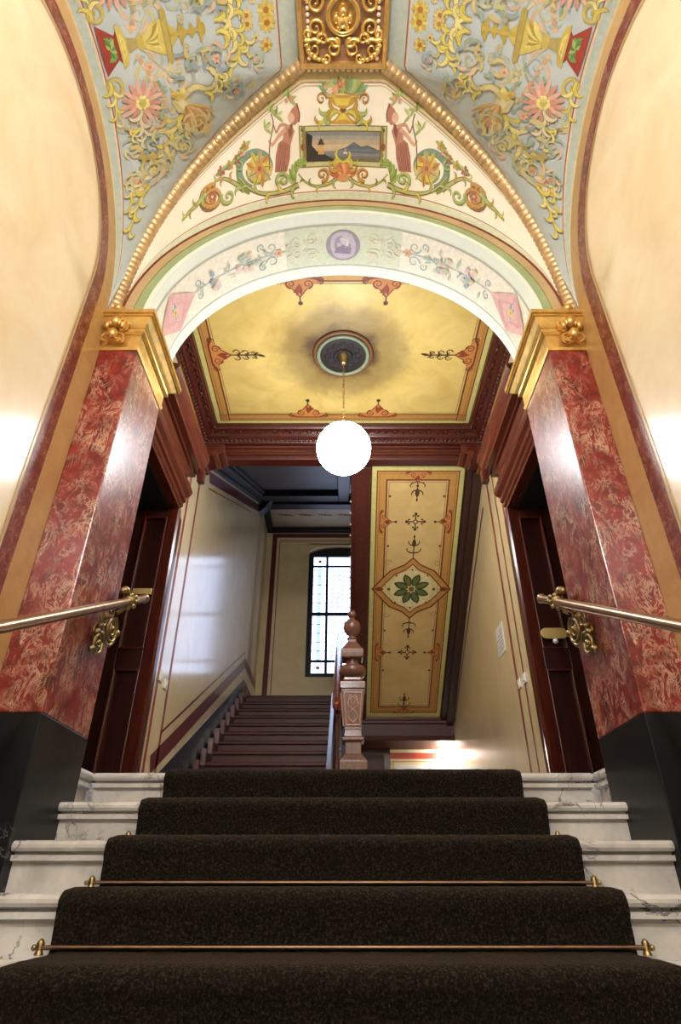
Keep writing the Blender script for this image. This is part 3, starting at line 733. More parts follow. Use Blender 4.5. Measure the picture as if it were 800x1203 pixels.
MB().prism([(5.70, LZ), (5.95, LZ), (STOP + .1, zn(STOP) - .35), (STOP + .1, zn(STOP) + .06), (ys0 - .05, zn(ys0) + .06), (5.70, LZ + .15)], XR, XR + .05, 'x').build('closed_string', 'mahogany', fl, bevel=.004)
# panelling below the flight
o = MB().prism([(5.9, LZ), (9.0, LZ), (9.0, zn(9.0) - .36), (5.9, zn(5.9) - .33)], XR + .053, .04, 'x').build('wall_under_flight', 'dark_wood'); struct(o, 'dark wood panelling closing the space under the flight')
# ------------------------------------------------------------------ newel post
NX, NY = .088, 5.55
nw = thing('newel_post', (NX, NY, LZ), 'tall carved oak newel post with ball finial at the foot of the wooden flight', 'newel post')
def sq(mb, st):
    """square stack: (z, half) stations"""
    R = [[mb.p(NX + a * h, NY + b * h, z) for a, b in ((-1, -1), (1, -1), (1, 1), (-1, 1))] for z, h in st]
    for a, b in zip(R, R[1:]):
        for k in range(4): mb.face((a[k], a[(k + 1) % 4], b[(k + 1) % 4], b[k]))
    mb.face(R[0][::-1]); mb.face(R[-1]); return mb
st = [(LZ, .15), (.60, .15), (.64, .14), (.68, .12), (.846, .119), (.913, .12), (.927, .113), (.974, .08), (.988, .069), (1.079, .07), (1.093, .096), (1.114, .096), (1.128, .078), (1.185, .075)]
sq(MB(), st).build('base', 'newel', nw, bevel=.004)
sh = sq(MB(), [(1.185, .078), (1.2, .078), (1.519, .104), (1.535, .104)]).build('shaft', 'newel', nw, bevel=.004)
cv = MB()      # carved strapwork panel on the two faces in view
for fy, ax in ((-1, 0), (-1, 1)):
    def put(u, z, d=.004):
        h = .078 + (.104 - .078) * (z - 1.2) / .319
        return (NX + u * h / .1, NY - h - d, z) if ax == 0 else (NX - h - d, NY + u * h / .1, z)
    for w_ in ((-.075, 1.22, -.075, 1.50), (.075, 1.22, .075, 1.50), (-.075, 1.22, .075, 1.22), (-.075, 1.50, .075, 1.50)):
        cv.tube([put(w_[0] + (w_[2] - w_[0]) * k / 6, w_[1] + (w_[3] - w_[1]) * k / 6) for k in range(7)], .006, 6)
    for g in (-1, 1):
        cv.tube([put(g * .05 * math.sin(q * 2.2 * PI), 1.24 + .24 * q) for q in [k / 30 for k in range(31)]], .007, 6)
        cv.tube([put(g * (.045 - .03 * q), 1.40 + .07 * math.sin(q * PI)) for q in [k / 10 for k in range(11)]], .006, 6)
cv.build('carved_strapwork', wood('pale_newel_wood', (190, 138, 116), (158, 108, 88), .35), sh, smooth=50)
sq(MB(), [(1.535, .116), (1.596, .117), (1.62, .086), (1.651, .078)]).build('cap', 'newel', nw, bevel=.006)
MB().lathe([(.078, 1.651), (.106, 1.668), (.126, 1.70), (.126, 1.728), (.111, 1.763), (.062, 1.779), (.06, 1.827)], NX, NY, 24).build('cushion', 'newel', nw, smooth=50)
sq(MB(), [(1.827, .09), (1.836, .099), (1.87, .104), (1.91, .104), (1.926, .088), (1.94, .08), (1.968, .062), (2.0, .042), (2.027, .036)]).build('pedestal', 'newel', nw, bevel=.004)
MB().lathe([(.03, 2.02), (.045, 2.03), (.045, 2.045), (.028, 2.055), (.03, 2.07), (.055, 2.09), (.078, 2.125), (.084, 2.16), (.074, 2.20), (.045, 2.228), (.028, 2.24), (.022, 2.255)], NX, NY, 24).build('ball', 'newel', nw, smooth=60)
MB().ball((NX, NY, 2.292), .042, 14, 10).build('finial', 'newel', nw, smooth=60)
# ------------------------------------------------------------------ balustrade of the wooden flight
bal = thing('stair_balustrade', (-.1, 5.76, LZ), 'turned dark balustrade with polished mahogany handrail beside the wooden flight', 'balustrade')
hz = lambda y: 1.40 + (y - 5.62) * .575
HRX = -.055
mb = MB(); mb.tube([(HRX, y, hz(y)) for y in (5.675, 5.69, 5.8, 7.0, 8.4, STOP + .15)], [.03, .045, .05, .05, .05, .05], 14); mb.build('rail', wood('polished_rail_wood', (150, 58, 34), (100, 34, 22), .16, (6, .7, 6), .8), bal, smooth=60)
pb = [(.022, 0), (.03, .01), (.03, .05), (.018, .07), (.026, .10), (.034, .16), (.030, .22), (.016, .30), (.022, .33), (.014, .36), (.02, .44), (.026, .52), (.016, .60), (.028, .64), (.028, .70), (.02, .74)]
for k in range(22):
    y = 5.80 + k * ST / 2
    if y > STOP + .05: break
    z0 = zn(y) + .05; z1 = hz(y) - .03; f_ = (z1 - z0) / .74
    MB().lathe([(r, h * f_) for r, h in pb], HRX, y, 10, 'z', z0).build('baluster', 'dark_wood', bal, smooth=50)
# ------------------------------------------------------------------ upper flight seen from below
U0, U1 = (5.19, 3.87), (8.42, 1.983)
us = (U1[1] - U0[1]) / (U1[0] - U0[0])
uz = lambda y: U0[1] + (y - U0[0]) * us
up = thing('ceiling_upper_flight', (.8, 6.9, 2.9), 'yellow painted underside of the upper stair flight in dark wood frame', kind='structure')
def up_slab(mb, x0, x1, ya, yb, d0, d1): return mb.prism([(ya, uz(ya) + d0), (yb, uz(yb) + d0), (yb, uz(yb) + d1), (ya, uz(ya) + d1)], x0, x1, 'x')
up_slab(MB(), .31, 1.33, U0[0], U1[0], .0, .05).build('soffit_panel', 'yellow', up)
up_slab(MB(), .09, SX, U0[0], U1[0] + .5, .05, .3).build('stair_carriage', 'dark_wood', up)
mb = MB(); up_slab(mb, .09, .30, U0[0], U1[0] + .02, -.045, .32); up_slab(mb, .30, .315, U0[0], U1[0], -.02, .05); up_slab(mb, .13, .25, U0[0], U1[0], -.065, .0); mb.build('outer_string', 'mahogany', up, bevel=.006)
mb = MB(); up_slab(mb, 1.335, SX, U0[0], U1[0] + .02, -.05, .2); up_slab(mb, 1.32, 1.336, U0[0], U1[0], -.02, .05); up_slab(mb, 1.40, SX, U0[0], U1[0] + .02, -.11, .0); mb.build('wall_string', 'door_wood', up, bevel=.006)
mb = MB()
for k in range(24):
    y = 5.55 + k * .125; mb.ball((.086, y, uz(y) - .03), .013, 8, 6)
mb.build('string_bead', flat('pale_bead_wood', (214, 190, 176), .3), up, smooth=60)['kind'] = 'stuff'
o = MB().prism([(8.42, 1.95), (8.40, 1.93), (8.40, 1.90), (8.43, 1.89), (8.43, 1.74), (8.41, 1.73), (8.40, 1.70), (8.41, 1.675), (8.60, 1.67), (8.60, 2.2), (8.42, 2.2)], .06, SX, 'x').build('trim_4', 'dark_wood', smooth=30); struct(o, 'dark moulded beam at the foot of the upper flight')
o = MB().box(.05, SX, 8.6, 9.1, 1.67, 1.75).build('ceiling_passage', 'dark_wood'); struct(o, 'dark boarded underside of the half landing over the passage')
o = MB().box(.66, SX, 9.0, 9.1, LZ, 1.67).build('wall_passage', 'hall'); struct(o, 'brightly lit cream wall with a red stripe at the end of the passage')
MB().box(.66, SX, 8.995, 9.0, 1.545, 1.625).build('red_stripe', flat('brick_red_stripe', (178, 76, 60), .4), o)
MB().box(.66, SX, 8.994, 9.0, 1.505, 1.52).build('ochre_line', flat('ochre_stripe', (206, 164, 92), .4), o)
MB().box(.70, .715, 8.994, 9.0, LZ, 1.505).build('ochre_line', flat('ochre_stripe', (206, 164, 92), .4), o)
MB().box(.75, SX, 8.993, 9.0, LZ, 1.46).build('pale_field', flat('pale_grey_field', (226, 226, 226), .35), o)
o = MB().box(.05, .66, 8.92, 9.1, LZ, 1.67).build('door_3', 'door_wood'); struct(o, 'dark wooden door at the end of the passage')
MB().box(.14, .58, 8.905, 8.925, 1.1, 1.6).build('panel', 'dark_wood', o, bevel=.006)
t = thing('passage_lamp', (1.42, 8.9, 1.55), 'small bright bulb lamp on the lit wall at the end of the passage', 'lamp')
MB().ball((1.42, 8.86, 1.575), .05, 20, 14).build('bulb', 'lamp', t, smooth=180)
MB().lathe([(.035, 0), (.04, -.02), (.02, -.06), (.02, -.10)], 1.42, 1.575, 14, 'y', 9.0).build('socket', 'brass', t, smooth=50)
# ------------------------------------------------------------------ window
win = thing('window_1', (0, BACK + .12, WZ0), 'leaded stair window with navy frame and pale blue lattice panes', kind='structure')
wy = BACK + .10
mb = MB(); fw = .095
mb.box(-WXW, -WXW + fw, wy, wy + .08, WZ0, WZ1).box(WXW - fw, WXW, wy, wy + .08, WZ0, WZ1).box(-WXW + fw, WXW - fw, wy, wy + .08, WZ0, WZ0 + fw).prism([(-WXW + fw, WZ1 - fw), (WXW - fw, WZ1 - fw), (WXW - fw, WZ1 + .02), (.3, WZ1 + .1), (0, WZ1 + .12), (-.3, WZ1 + .1), (-WXW + fw, WZ1 + .02)], wy, wy + .08)
mb.build('frame', 'navy_wood', win, bevel=.006)
ROWS = [3.211, 3.394, 3.441, 4.279, 4.346, 5.283, 5.32, 5.506]
def pane_mat(name, c, s, c2=None, sc_=6.):
    m, N, L, B = newmat(name); co = objco(N)
    n = noise(N, L, sc_, 3, .5, .3, co); r = ramp(N, [(.35, c), (.65, c2 or c)]); L.new(n.outputs['Fac'], r.inputs[0])
    L.new(r.outputs[0], B.inputs['Emission Color']); B.inputs['Emission Strength'].default_value = s
    B.inputs['Base Color'].default_value = (.5, .55, .65, 1); B.inputs['Roughness'].default_value = .15
    return m
PW = pane_mat('lit_white_glass', (.40, .48, .72), WINDOW_POWER * 2.2, (.46, .53, .74)); PB = pane_mat('lit_blue_glass', (.20, .36, .68), WINDOW_POWER, (.30, .45, .74)); PR = pane_mat('ruby_glass', (.10, .01, .04), .8); PG = pane_mat('lit_grey_glass', (.25, .29, .42), WINDOW_POWER, (.33, .37, .52))
xs_ = [(-WXW + fw, -.332), (-.284, .284), (.332, WXW - fw)]
zr_ = [(ROWS[0], ROWS[1]), (ROWS[2], ROWS[3]), (ROWS[4], ROWS[5]), (ROWS[6], ROWS[7])]
mb = MB()
for x0, x1 in ((-.332, -.284), (.284, .332)): mb.box(x0, x1, wy + .01, wy + .07, WZ0 + fw, WZ1 - fw)
for z0, z1 in ((ROWS[1], ROWS[2]), (ROWS[3], ROWS[4]), (ROWS[5], ROWS[6])):
    for x0, x1 in xs_: mb.box(x0, x1, wy + .012, wy + .068, z0, z1)
mb.build('glazing_bar', 'navy_wood', win)
for ci, (x0, x1) in enumerate(xs_):
    for ri, (z0, z1) in enumerate(zr_):
        pn = MB().box(x0, x1, wy + .036, wy + .042, z0, z1).build('pane', PW, win)
        cx_, cz_ = (x0 + x1) / 2, (z0 + z1) / 2
        if ci != 1 and ri in (0, 3):
            MB().prism([(cx_ + .035 * math.cos(a), cz_ + .035 * math.sin(a)) for a in [2 * PI * k / 12 for k in range(12)]], wy + .03, wy + .036).build('ruby_roundel', PR, pn)
        elif ci != 1:
            st_ = MB().box(cx_ - .035, cx_ + .035, wy + .031, wy + .036, z0, z1).build('blue_strip', PB, pn)
            lm = MB()
            for k in range(1, 5): lm.box(x0, x1, wy + .027, wy + .031, z0 + (z1 - z0) * k / 5 - .006, z0 + (z1 - z0) * k / 5 + .006)
            lm.build('lead_came', flat('lead', (90, 100, 130), .4), pn)
        elif ri in (1, 2):
            # basket-weave lattice: grey lozenge bricks laid diagonally between white cames
            lm = MB(); a = .085
            ca, sa = math.cos(math.radians(40)), math.sin(math.radians(40))
            for i in range(-16, 17):
                for j in range(-16, 17):
                    u0 = i * a * 1.5 + (j % 2) * a * .75; v0 = j * a * .8
                    u0, v0 = u0 * ca - v0 * sa, u0 * sa + v0 * ca
                    px, pz = cx_ + u0, cz_ + v0
                    if not (x0 + .06 < px < x1 - .06 and z0 + .05 < pz < z1 - .05): continue
                    c_ = [(px + p * ca - q * sa, pz + p * sa + q * ca) for p, q in ((-.05, -.022), (.05, -.022), (.05, .022), (-.05, .022))]
                    lm.prism(c_, wy + .031, wy + .036)
            lm.build('lattice_glass', PG, pn)
# ------------------------------------------------------------------ painted wall borders of the stair walls
M['oxblood'] = plaster('oxblood_paint', (110, 40, 40), (92, 30, 32), .35, .4, 8)
M['rose_line'] = flat('rose_paint', (150, 66, 62), .35)
def strip(mb, s, pts, w, x, d=0.):
    """flat painted stripe on a stair wall, pts in (y,z)"""
    X = x - .003 - d
    for a, b in zip(pts, pts[1:]):
        A, B_ = Vector((a[0], a[1], 0)), Vector((b[0], b[1], 0)); t = (B_ - A).normalized(); nrm = Vector((-t.y, t.x, 0)) * w / 2; e = t * w * .2
        i = [mb.p(X, q.x, q.y) for q in (A - nrm - e, B_ - nrm + e, B_ + nrm + e, A + nrm - e)]; mb.face(i)
    return mb
zb0 = lambda y: .93 + (y - 5.2) * .525          # lower border follows the flight
zt0 = lambda y: zs(y) - .16
s = -1
ya, yb_ = 4.98, BACK - .25
strip(MB(s), s, [(5.42, LZ + .02), (5.42, zb0(5.42) + .0)], .02, SX)
pl_ = [(ya, zb0(5.4) + .0), (ya, zt0(5.5)), (5.3, zt0(5.5)), (9.1, zt0(9.1))]
strip(MB(s), s, [(5.0, zb0(5.0)), (STOP + .1, zb0(STOP + .1)), (BACK - .12, zb0(STOP + .1))], .14, SX).build('oxblood_border', 'oxblood', WALLS[s], solid=False)
strip(MB(s), s, [(5.14, zb0(5.14) + .19), (STOP + .0, zb0(STOP) + .19)], .022, SX).build('border_line', 'oxblood', WALLS[s], solid=False)
strip(MB(s), s, [(5.5, zt0(5.5)), (9.1, zt0(9.1))], .13, SX).build('oxblood_border', 'oxblood', WALLS[s], solid=False)
strip(MB(s), s, [(5.5, zt0(5.5) - .15), (9.1, zt0(9.1) - .15)], .015, SX).build('border_line', 'rose_line', WALLS[s], solid=False)
for yy, w in ((4.82, .05), (5.14, .045)):
    strip(MB(s), s, [(yy, LZ), (yy, 4.0)], w, SX).build('border_line', 'rose_line', WALLS[s], solid=False)
for yy, w in ((9.25, .05), (9.45, .03), (10.05, .05)):
    strip(MB(s), s, [(yy, zb0(STOP)), (yy, 5.9)], w, SX).build('border_line', 'rose_line', WALLS[s], solid=False)
mb = MB(s); i = [(4.9, LZ), (5.4, LZ), (STOP + .1, zn(STOP + .1) - .3), (BACK, zn(STOP) - .3), (BACK, .90 + (STOP - 5.4) * .5), (STOP + .1, .90 + (STOP + .1 - 5.45) * .5), (5.0, .90 - .45 * .5)]
mb.prism([(y, z) for y, z in i], SX - .006, SX, 'x').build('navy_dado', 'navy', WALLS[s])
s = 1
for yy, w in ((4.72, .035), (4.92, .03), (5.13, .05)):
    strip(MB(s), s, [(yy, LZ), (yy, 3.75)], w, SX).build('border_line', 'rose_line', WALLS[s], solid=False)
strip(MB(s), s, [(5.4, uz(5.4) - .30), (8.3, uz(8.3) - .16)], .035, SX).build('border_line', 'oxblood', WALLS[s], solid=False)
mb = MB()   # border on the window wall
def strip_b(mb, pts, w):
    for a, b in zip(pts, pts[1:]):
        A, B_ = Vector((*a, 0)), Vector((*b, 0)); t = (B_ - A).normalized(); n_ = Vector((-t.y, t.x, 0)) * w / 2
        mb.face([mb.p(q.x, BACK - .003, q.y) for q in (A - n_, B_ - n_, B_ + n_, A + n_)])
    return mb
strip_b(MB(), [(-1.345, MZ), (-1.345, 5.88)], .09).build('oxblood_border', 'oxblood', back, solid=False)
strip_b(MB(), [(-1.39, 5.92), (1.39, 5.92)], .09).build('oxblood_border', 'oxblood', back, solid=False)
strip_b(MB(), [(-1.24, MZ), (-1.24, 5.80), (1.24, 5.80)], .015).build('border_line', 'rose_line', back, solid=False)
# ------------------------------------------------------------------ small things on the walls
def switch(s, y, z, label):
    t = thing('light_switch', (s * SX, y, z - .04), label, 'switch')
    MB(s).box(SX - .014, SX - .001, y - .04, y + .04, z - .04, z + .04).build('plate', 'white', t, bevel=.004)
    MB(s).box(SX - .02, SX - .013, y - .015, y + .015, z - .02, z + .02).build('rocker', 'white', t, bevel=.002)
switch(-1, 4.87, 1.469, 'small white switch plate beside the door casing by the wooden flight, upper of two')
switch(-1, 5.04, 1.455, 'small white switch plate between painted stripes by the wooden flight, lower of two')
switch(1, 4.90, 1.464, 'small white switch plate beside the casing of the bell push door')
switch(1, 5.06, 1.469, 'small white switch plate below the paper notice')
o = MB(1).box(SX - .006, SX - .001, 5.34, 5.60, 1.86, 2.14).build('paper_notice', 'white'); tag(o, 'white paper notice pinned to the cream wall beside the bell push door', 'notice')
mb = MB(1)
for k in range(6): mb.box(SX - .0075, SX - .006, 5.37, 5.57 - .05 * (k % 3), 1.90 + .035 * k, 1.906 + .035 * k)
mb.build('printed_line', flat('grey_print', (150, 160, 180), .6), o)
# ================================================================== FRESCO AND PAINTED ORNAMENT (flat paint on the plaster)
class Paint:
    def __init__(s, mapf, sx=1, h0=.0022):
        s.m = mapf; s.mb = MB(sx); s.h = h0; s.t = (0., 0., 0., 1., 1.)   # x, y, rot, scale, mirror
        s.jit = 0.
    def at(s, x=0., y=0., rot=0., sc_=1., mir=1.):
        s.t = (x, y, rot, sc_, mir); return s
    def _p(s, p):
        x, y, r, k, m = s.t
        px, py = p[0] * k, p[1] * k
        return (x + (px * math.cos(r) - py * math.sin(r))) * m, y + px * math.sin(r) + py * math.cos(r)
    def _v(s, p):
        q = s._p(p); return s.mb.p(*s.m(q[0], q[1], s.h))
    def col(s, c):
        j = random.uniform(-.07, .07); return tuple(min(1, max(0, v * (1 + j))) for v in lin(c))
    def next(s): s.h = min(s.h + .00012, .012)
    def poly(s, pts, c):
        c = s.col(c); n = len(pts)
        cx, cy = sum(p[0] for p in pts) / n, sum(p[1] for p in pts) / n
        ce = s._v((cx, cy)); mid = [s._v(((p[0] + cx) / 2, (p[1] + cy) / 2)) for p in pts]; out = [s._v(p) for p in pts]
        for k in range(n):
            j = (k + 1) % n
            s.mb.face((ce, mid[k], mid[j]), c); s.mb.face((mid[k], out[k], out[j], mid[j]), c)
        s.next(); return s
    def ell(s, cx, cy, rx, ry, c, rot=0., n=18):
        return s.poly([(cx + rx * math.cos(a) * math.cos(rot) - ry * math.sin(a) * math.sin(rot), cy + rx * math.cos(a) * math.sin(rot) + ry * math.sin(a) * math.cos(rot)) for a in [2 * PI * k / n for k in range(n)]], c)
    def rect(s, x0, x1, y0, y1, c, nx=8, ny=4):
        c = s.col(c); i = [[s._v((x0 + (x1 - x0) * a / nx, y0 + (y1 - y0) * b / ny)) for b in range(ny + 1)] for a in range(nx + 1)]
        for a in range(nx):
            for b in range(ny): s.mb.face((i[a][b], i[a + 1][b], i[a + 1][b + 1], i[a][b + 1]), c)
        s.next(); return s
    def stroke(s, pts, w0, c, w1=None, sm=True, n=6, closed=False):
        w1 = w0 if w1 is None else w1; c = s.col(c)
        P = smoothpts([(p[0], p[1], 0) for p in pts], n) if sm and len(pts) > 2 else [Vector((p[0], p[1], 0)) for p in pts]
        if len(P) == 2:
            P = [P[0].lerp(P[1], k / 12) for k in range(13)]
        m = len(P); L_, R_ = [], []
        for k, p in enumerate(P):
            t = P[min(k + 1, m - 1)] - P[max(k - 1, 0)]
            if t.length < 1e-9: t = Vector((1, 0, 0))
            t.normalize(); f_ = k / (m - 1); w = (w0 + (w1 - w0) * f_) / 2
            L_.append(s._v((p.x - t.y * w, p.y + t.x * w))); R_.append(s._v((p.x + t.y * w, p.y - t.x * w)))
        for k in range(m - 1): s.mb.face((L_[k], L_[k + 1], R_[k + 1], R_[k]), c)
        s.next(); return s
    def leaf(s, x, y, ang, ln, wd, c, bend=.25, vein=None):
        top, bot = [], []
        for k in range(7):
            f_ = k / 6; b = bend * ln * f_ * f_; w = wd * math.sin(PI * min(1, f_ * .94 + .04)) ** .8 / 2
            for lst, sg in ((top, 1), (bot, -1)):
                u, v = f_ * ln, b + sg * w; lst.append((x + u * math.cos(ang) - v * math.sin(ang), y + u * math.sin(ang) + v * math.cos(ang)))
        s.poly(top + bot[::-1], c)
        if vein:
            s.stroke([(x + f_ * ln * math.cos(ang) - bend * ln * f_ * f_ * math.sin(ang), y + f_ * ln * math.sin(ang) + bend * ln * f_ * f_ * math.cos(ang)) for f_ in (0, .35, .7, .95)], wd * .16, vein, wd * .05)
        return s
    def comma(s, x, y, ang, ln, wd, c, curl):
        """curled lobe: wide near its root, tapering into a hook"""
        n = 10; pts = [(x, y)]; c = s.col(c); L_, R_ = [], []
        for k in range(n):
            q = ang + curl * ((k + .5) / n) ** 1.3; pts.append((pts[-1][0] + math.cos(q) * ln / n, pts[-1][1] + math.sin(q) * ln / n))
        for k, p in enumerate(pts):
            f_ = k / n; q = ang + curl * f_ ** 1.3; w = wd / 2 * (math.sin(PI * min(1, .12 + .88 * f_)) ** .7 * (1 - .45 * f_) + .06)
            L_.append(s._v((p[0] - math.sin(q) * w, p[1] + math.cos(q) * w))); R_.append(s._v((p[0] + math.sin(q) * w, p[1] - math.cos(q) * w)))
        for k in range(n): s.mb.face((L_[k], L_[k + 1], R_[k + 1], R_[k]), c)
        s.next(); return s
    def flower(s, x, y, r, n, cp, cc, ry=1., shade=None, rot=0.):
        for k in range(n):
            a = rot + 2 * PI * k / n
            px, py = x + math.cos(a) * r * .55, y + math.sin(a) * r * .55 * ry
            s.ell(px, py, r * .5, r * 1.35 / n * 1.35, cp if k % 2 or not shade else shade, a, 10)
        return s.ell(x, y, r * .32, r * .32 * ry, cc, 0, 12)
    def spiral(s, cx, cy, r, turns, a0, dr, w, c, ry=1., shade=None, rend=.12):
        q = spiral2(0, 0, r, turns, a0, dr, 34, rend); P = [(cx + a, cy + b * ry) for a, b in q]
        if shade: s.stroke([(a + w * .25, b - w * .25) for a, b in P], w * 1.35, shade, w * .5, False)
        return s.stroke(P, w, c, w * .35, False)
    def acanthus(s, pts, w, cs, dark, size, every=2, flip=1):
        """a stem with curled leaves on both sides"""
        s.stroke(pts, w * 1.7, dark, w * .6); s.stroke(pts, w, cs[0], w * .35)
        P = smoothpts([(p[0], p[1], 0) for p in pts], 4); every = max(every, 2)
        for k in range(1, len(P) - 1, every):
            t = P[k + 1] - P[k - 1]; a = math.atan2(t.y, t.x); f_ = 1 - .5 * k / len(P)
            sg = 1 if (k // every) % 2 else -1
            for g, z_ in ((sg, 1.),) if k % (2 * every) else ((sg, 1.), (-sg, .75)):
                s.comma(P[k].x, P[k].y, a + g * .25, size * 1.5 * f_ * z_, size * .50 * f_ * z_, dark, g * 2.3)
                s.comma(P[k].x, P[k].y, a + g * .22, size * 1.42 * f_ * z_, size * .38 * f_ * z_, cs[(k // every + (g > 0)) % len(cs)], g * 2.3)
        return s
    def done(s, name, parent): return s.mb.build(name, 'fresco', parent, solid=False)
OL, LG, YE, OC, BR, TC, PK, TE, CR = (128, 142, 62), (170, 186, 108), (214, 196, 84), (196, 148, 62), (132, 88, 44), (168, 92, 72), (222, 156, 134), (104, 146, 164), (246, 236, 212)
# ---- mapping functions
def nrm_map(zf):
    def g(x, y, h):
        e = .004; z = zf(x, y); dx = (zf(x + e, y) - zf(x - e, y)) / (2 * e); dy = (zf(x, y + e) - zf(x, y - e)) / (2 * e)
        l = math.sqrt(dx * dx + dy * dy + 1); return x + dx / l * h, y + dy / l * h, z - h / l
    return g
_far = nrm_map(far_z); _side = nrm_map(side_z)
def map_far(p, q, h): return _far(p, PY0 - q, h)
def map_side(a, d, h):
    a = min(a, WX - .003); return _side(a, YC + d, h)
def soff(sa, y, h):
    t = PI / 2 - sa / 1.11
    nx_, nz_ = math.cos(t) / PX, math.sin(t) / AB; l = math.hypot(nx_, nz_)
    return PX * math.cos(t) - nx_ / l * h, y, ZS + AB * math.sin(t) - nz_ / l * h
# ---- painted bands that follow ribs and arches
def line_band(name, parent, fn, ends, from_far, d0, d1, c, sx=1, n=120, h=.0015):
    """band between distances d0..d1 measured along the courses of a web, from the arch (True) or from the rib"""
    mb = MB(sx); col = lin(c); rows = []
    for k in range(n + 1):
        u = k / n; pts = [Vector(fn(u, v / 16)) for v in range(17)]
        if from_far: pts = pts[::-1]
        L_ = [0]
        for a, b in zip(pts, pts[1:]): L_.append(L_[-1] + (b - a).length)
        def atd(d):
            d = min(d, L_[-1] * .999)
            for i in range(16):
                if L_[i + 1] >= d: return pts[i].lerp(pts[i + 1], (d - L_[i]) / max(1e-9, L_[i + 1] - L_[i]))
            return pts[-1]
        if L_[-1] < d0 + .01: rows.append(None); continue
        row = []
        for j in range(3):
            p = atd(d0 + (min(d1, L_[-1]) - d0) * j / 2); row.append(mb.p(p.x, p.y - (h if ends == 'far' else 0), p.z - h))
        rows.append(row)
    for a, b in zip(rows, rows[1:]):
        if a and b:
            for j in range(2): mb.face((a[j], b[j], b[j + 1], a[j + 1]), col)
    if mb.f: return mb.build(name, 'fresco', parent, solid=False)
F = lambda u, v: far_pt(u, v)
for nm, ff, a, b, c, h in (('arch_border', True, 0, .055, (216, 222, 192), .0015), ('border_line', True, .062, .069, (190, 150, 120), .0018), ('rib_border', False, .0, .085, (214, 196, 150), .0012), ('border_line', False, .085, .094, (176, 150, 110), .0018), ('border_line', False, .104, .110, (206, 186, 156), .0018)):
    line_band(nm, web_far, F, 'far', ff, a, b, c, 1, 120, h)
for s in (-1, 1):
    def side_pt2(u, v):
        d = .9 * math.sin(PI / 2 * (2 * u - 1)); xi = xrib(abs(d)); X = xi + (WX - xi) * v
        return X, YC + d, side_z(X, YC + d)
    for nm, ff, a, b, c, h in (('wall_border', True, 0, .012, (226, 208, 160), .002), ('wall_border', True, .012, .062, (190, 202, 194), .0015), ('border_line', True, .062, .072, (232, 214, 180), .002), ('border_line', True, .072, .080, (166, 96, 72), .002), ('rib_border', False, .0, .115, (188, 200, 190), .0015), ('border_line', False, .115, .124, (168, 104, 78), .002), ('border_line', False, .130, .137, (228, 214, 184), .002)):
        line_band(nm, webs[s], side_pt2, 'side', ff, a, b, c, s, 120, h)
# ---- far web: landscape panel, urn, figures, scrolls
P = Paint(map_far)
P.rect(-.288, .288, .185, .398, (150, 134, 78), 16, 6).rect(-.280, .280, .191, .392, (196, 194, 142), 16, 6).rect(-.248, .248, .212, .371, (120, 96, 52), 16, 6)
P.rect(-.24, .24, .218, .365, (186, 170, 142), 16, 6).rect(-.24, .24, .262, .300, (204, 178, 146), 16, 3).rect(-.24, .24, .345, .365, (128, 132, 132), 16, 3).rect(-.24, .24, .325, .345, (156, 152, 142), 16, 3)
P.rect(-.24, .24, .238, .266, (132, 136, 142), 16, 3).rect(-.24, .24, .218, .24, (116, 110, 92), 16, 3)
P.poly([(-.05, .266), (.02, .285), (.07, .312), (.12, .29), (.16, .298), (.24, .272), (.24, .262)], (96, 104, 112)).poly([(.10, .266), (.18, .283), (.24, .276), (.24, .264)], (112, 114, 112))
P.poly([(-.24, .218), (-.05, .218), (-.10, .24), (-.14, .262), (-.20, .27), (-.24, .33)], (52, 44, 34)).poly([(-.165, .25), (-.125, .25), (-.13, .30), (-.16, .30)], (206, 166, 104)).poly([(-.168, .30), (-.122, .30), (-.145, .335)], (70, 52, 36))
P.stroke([(-.165, .328), (-.125, .296)], .003, (90, 72, 52)).stroke([(-.165, .296), (-.125, .328)], .003, (90, 72, 52)).poly([(-.24, .28), (-.205, .30), (-.20, .345), (-.24, .365)], (40, 40, 32)).poly([(.0, .25), (.03, .25), (.015, .28)], (226, 214, 196))
for e in (-1, 1): P.ell(e * .264, .29, .014, .020, (140, 90, 44)).ell(e * .266, .375, .006, .008, (90, 74, 40)).ell(e * .266, .205, .006, .008, (90, 74, 40))
P.done('painted_landscape', web_far)
P = Paint(map_far)
P.poly([(-.10, .405), (.10, .405), (.05, .43), (.02, .46), (-.02, .46), (-.05, .43)], OC).poly([(-.05, .41), (.05, .41), (.015, .455), (-.015, .455)], YE).ell(0, .475, .02, .016, BR)
P.poly([(-.02, .48), (.02, .48), (.06, .50), (.095, .53), (.10, .545), (-.10, .545), (-.095, .53), (-.06, .50)], OC).poly([(-.04, .495), (.03, .495), (.05, .53), (-.06, .53)], YE).ell(0, .545, .10, .013, (222, 206, 132))
for e in (-1, 1):
    P.at(0, 0, 0, 1, e)
    P.acanthus([(.02, .46), (.07, .475), (.11, .45), (.13, .415), (.17, .41)], .012, [YE, LG, OC], OL, .06)
    P.spiral(.135, .53, .034, 1.3, PI, -1, .009, OC, 1, BR)
    for k in range(7): P.leaf(.01 + .012 * k, .555, 1.6 - .2 * k, .075 + .012 * random.random(), .024, [LG, OL, (120, 168, 128), (186, 196, 120)][k % 4], .1)
    for (x, y, r, c) in ((.045, .575, .026, PK), (.085, .565, .02, (232, 206, 190)), (.02, .60, .02, (206, 110, 90)), (.11, .585, .014, PK)): P.flower(x, y, r, 6, c, YE)
P.done('painted_urn', web_far)
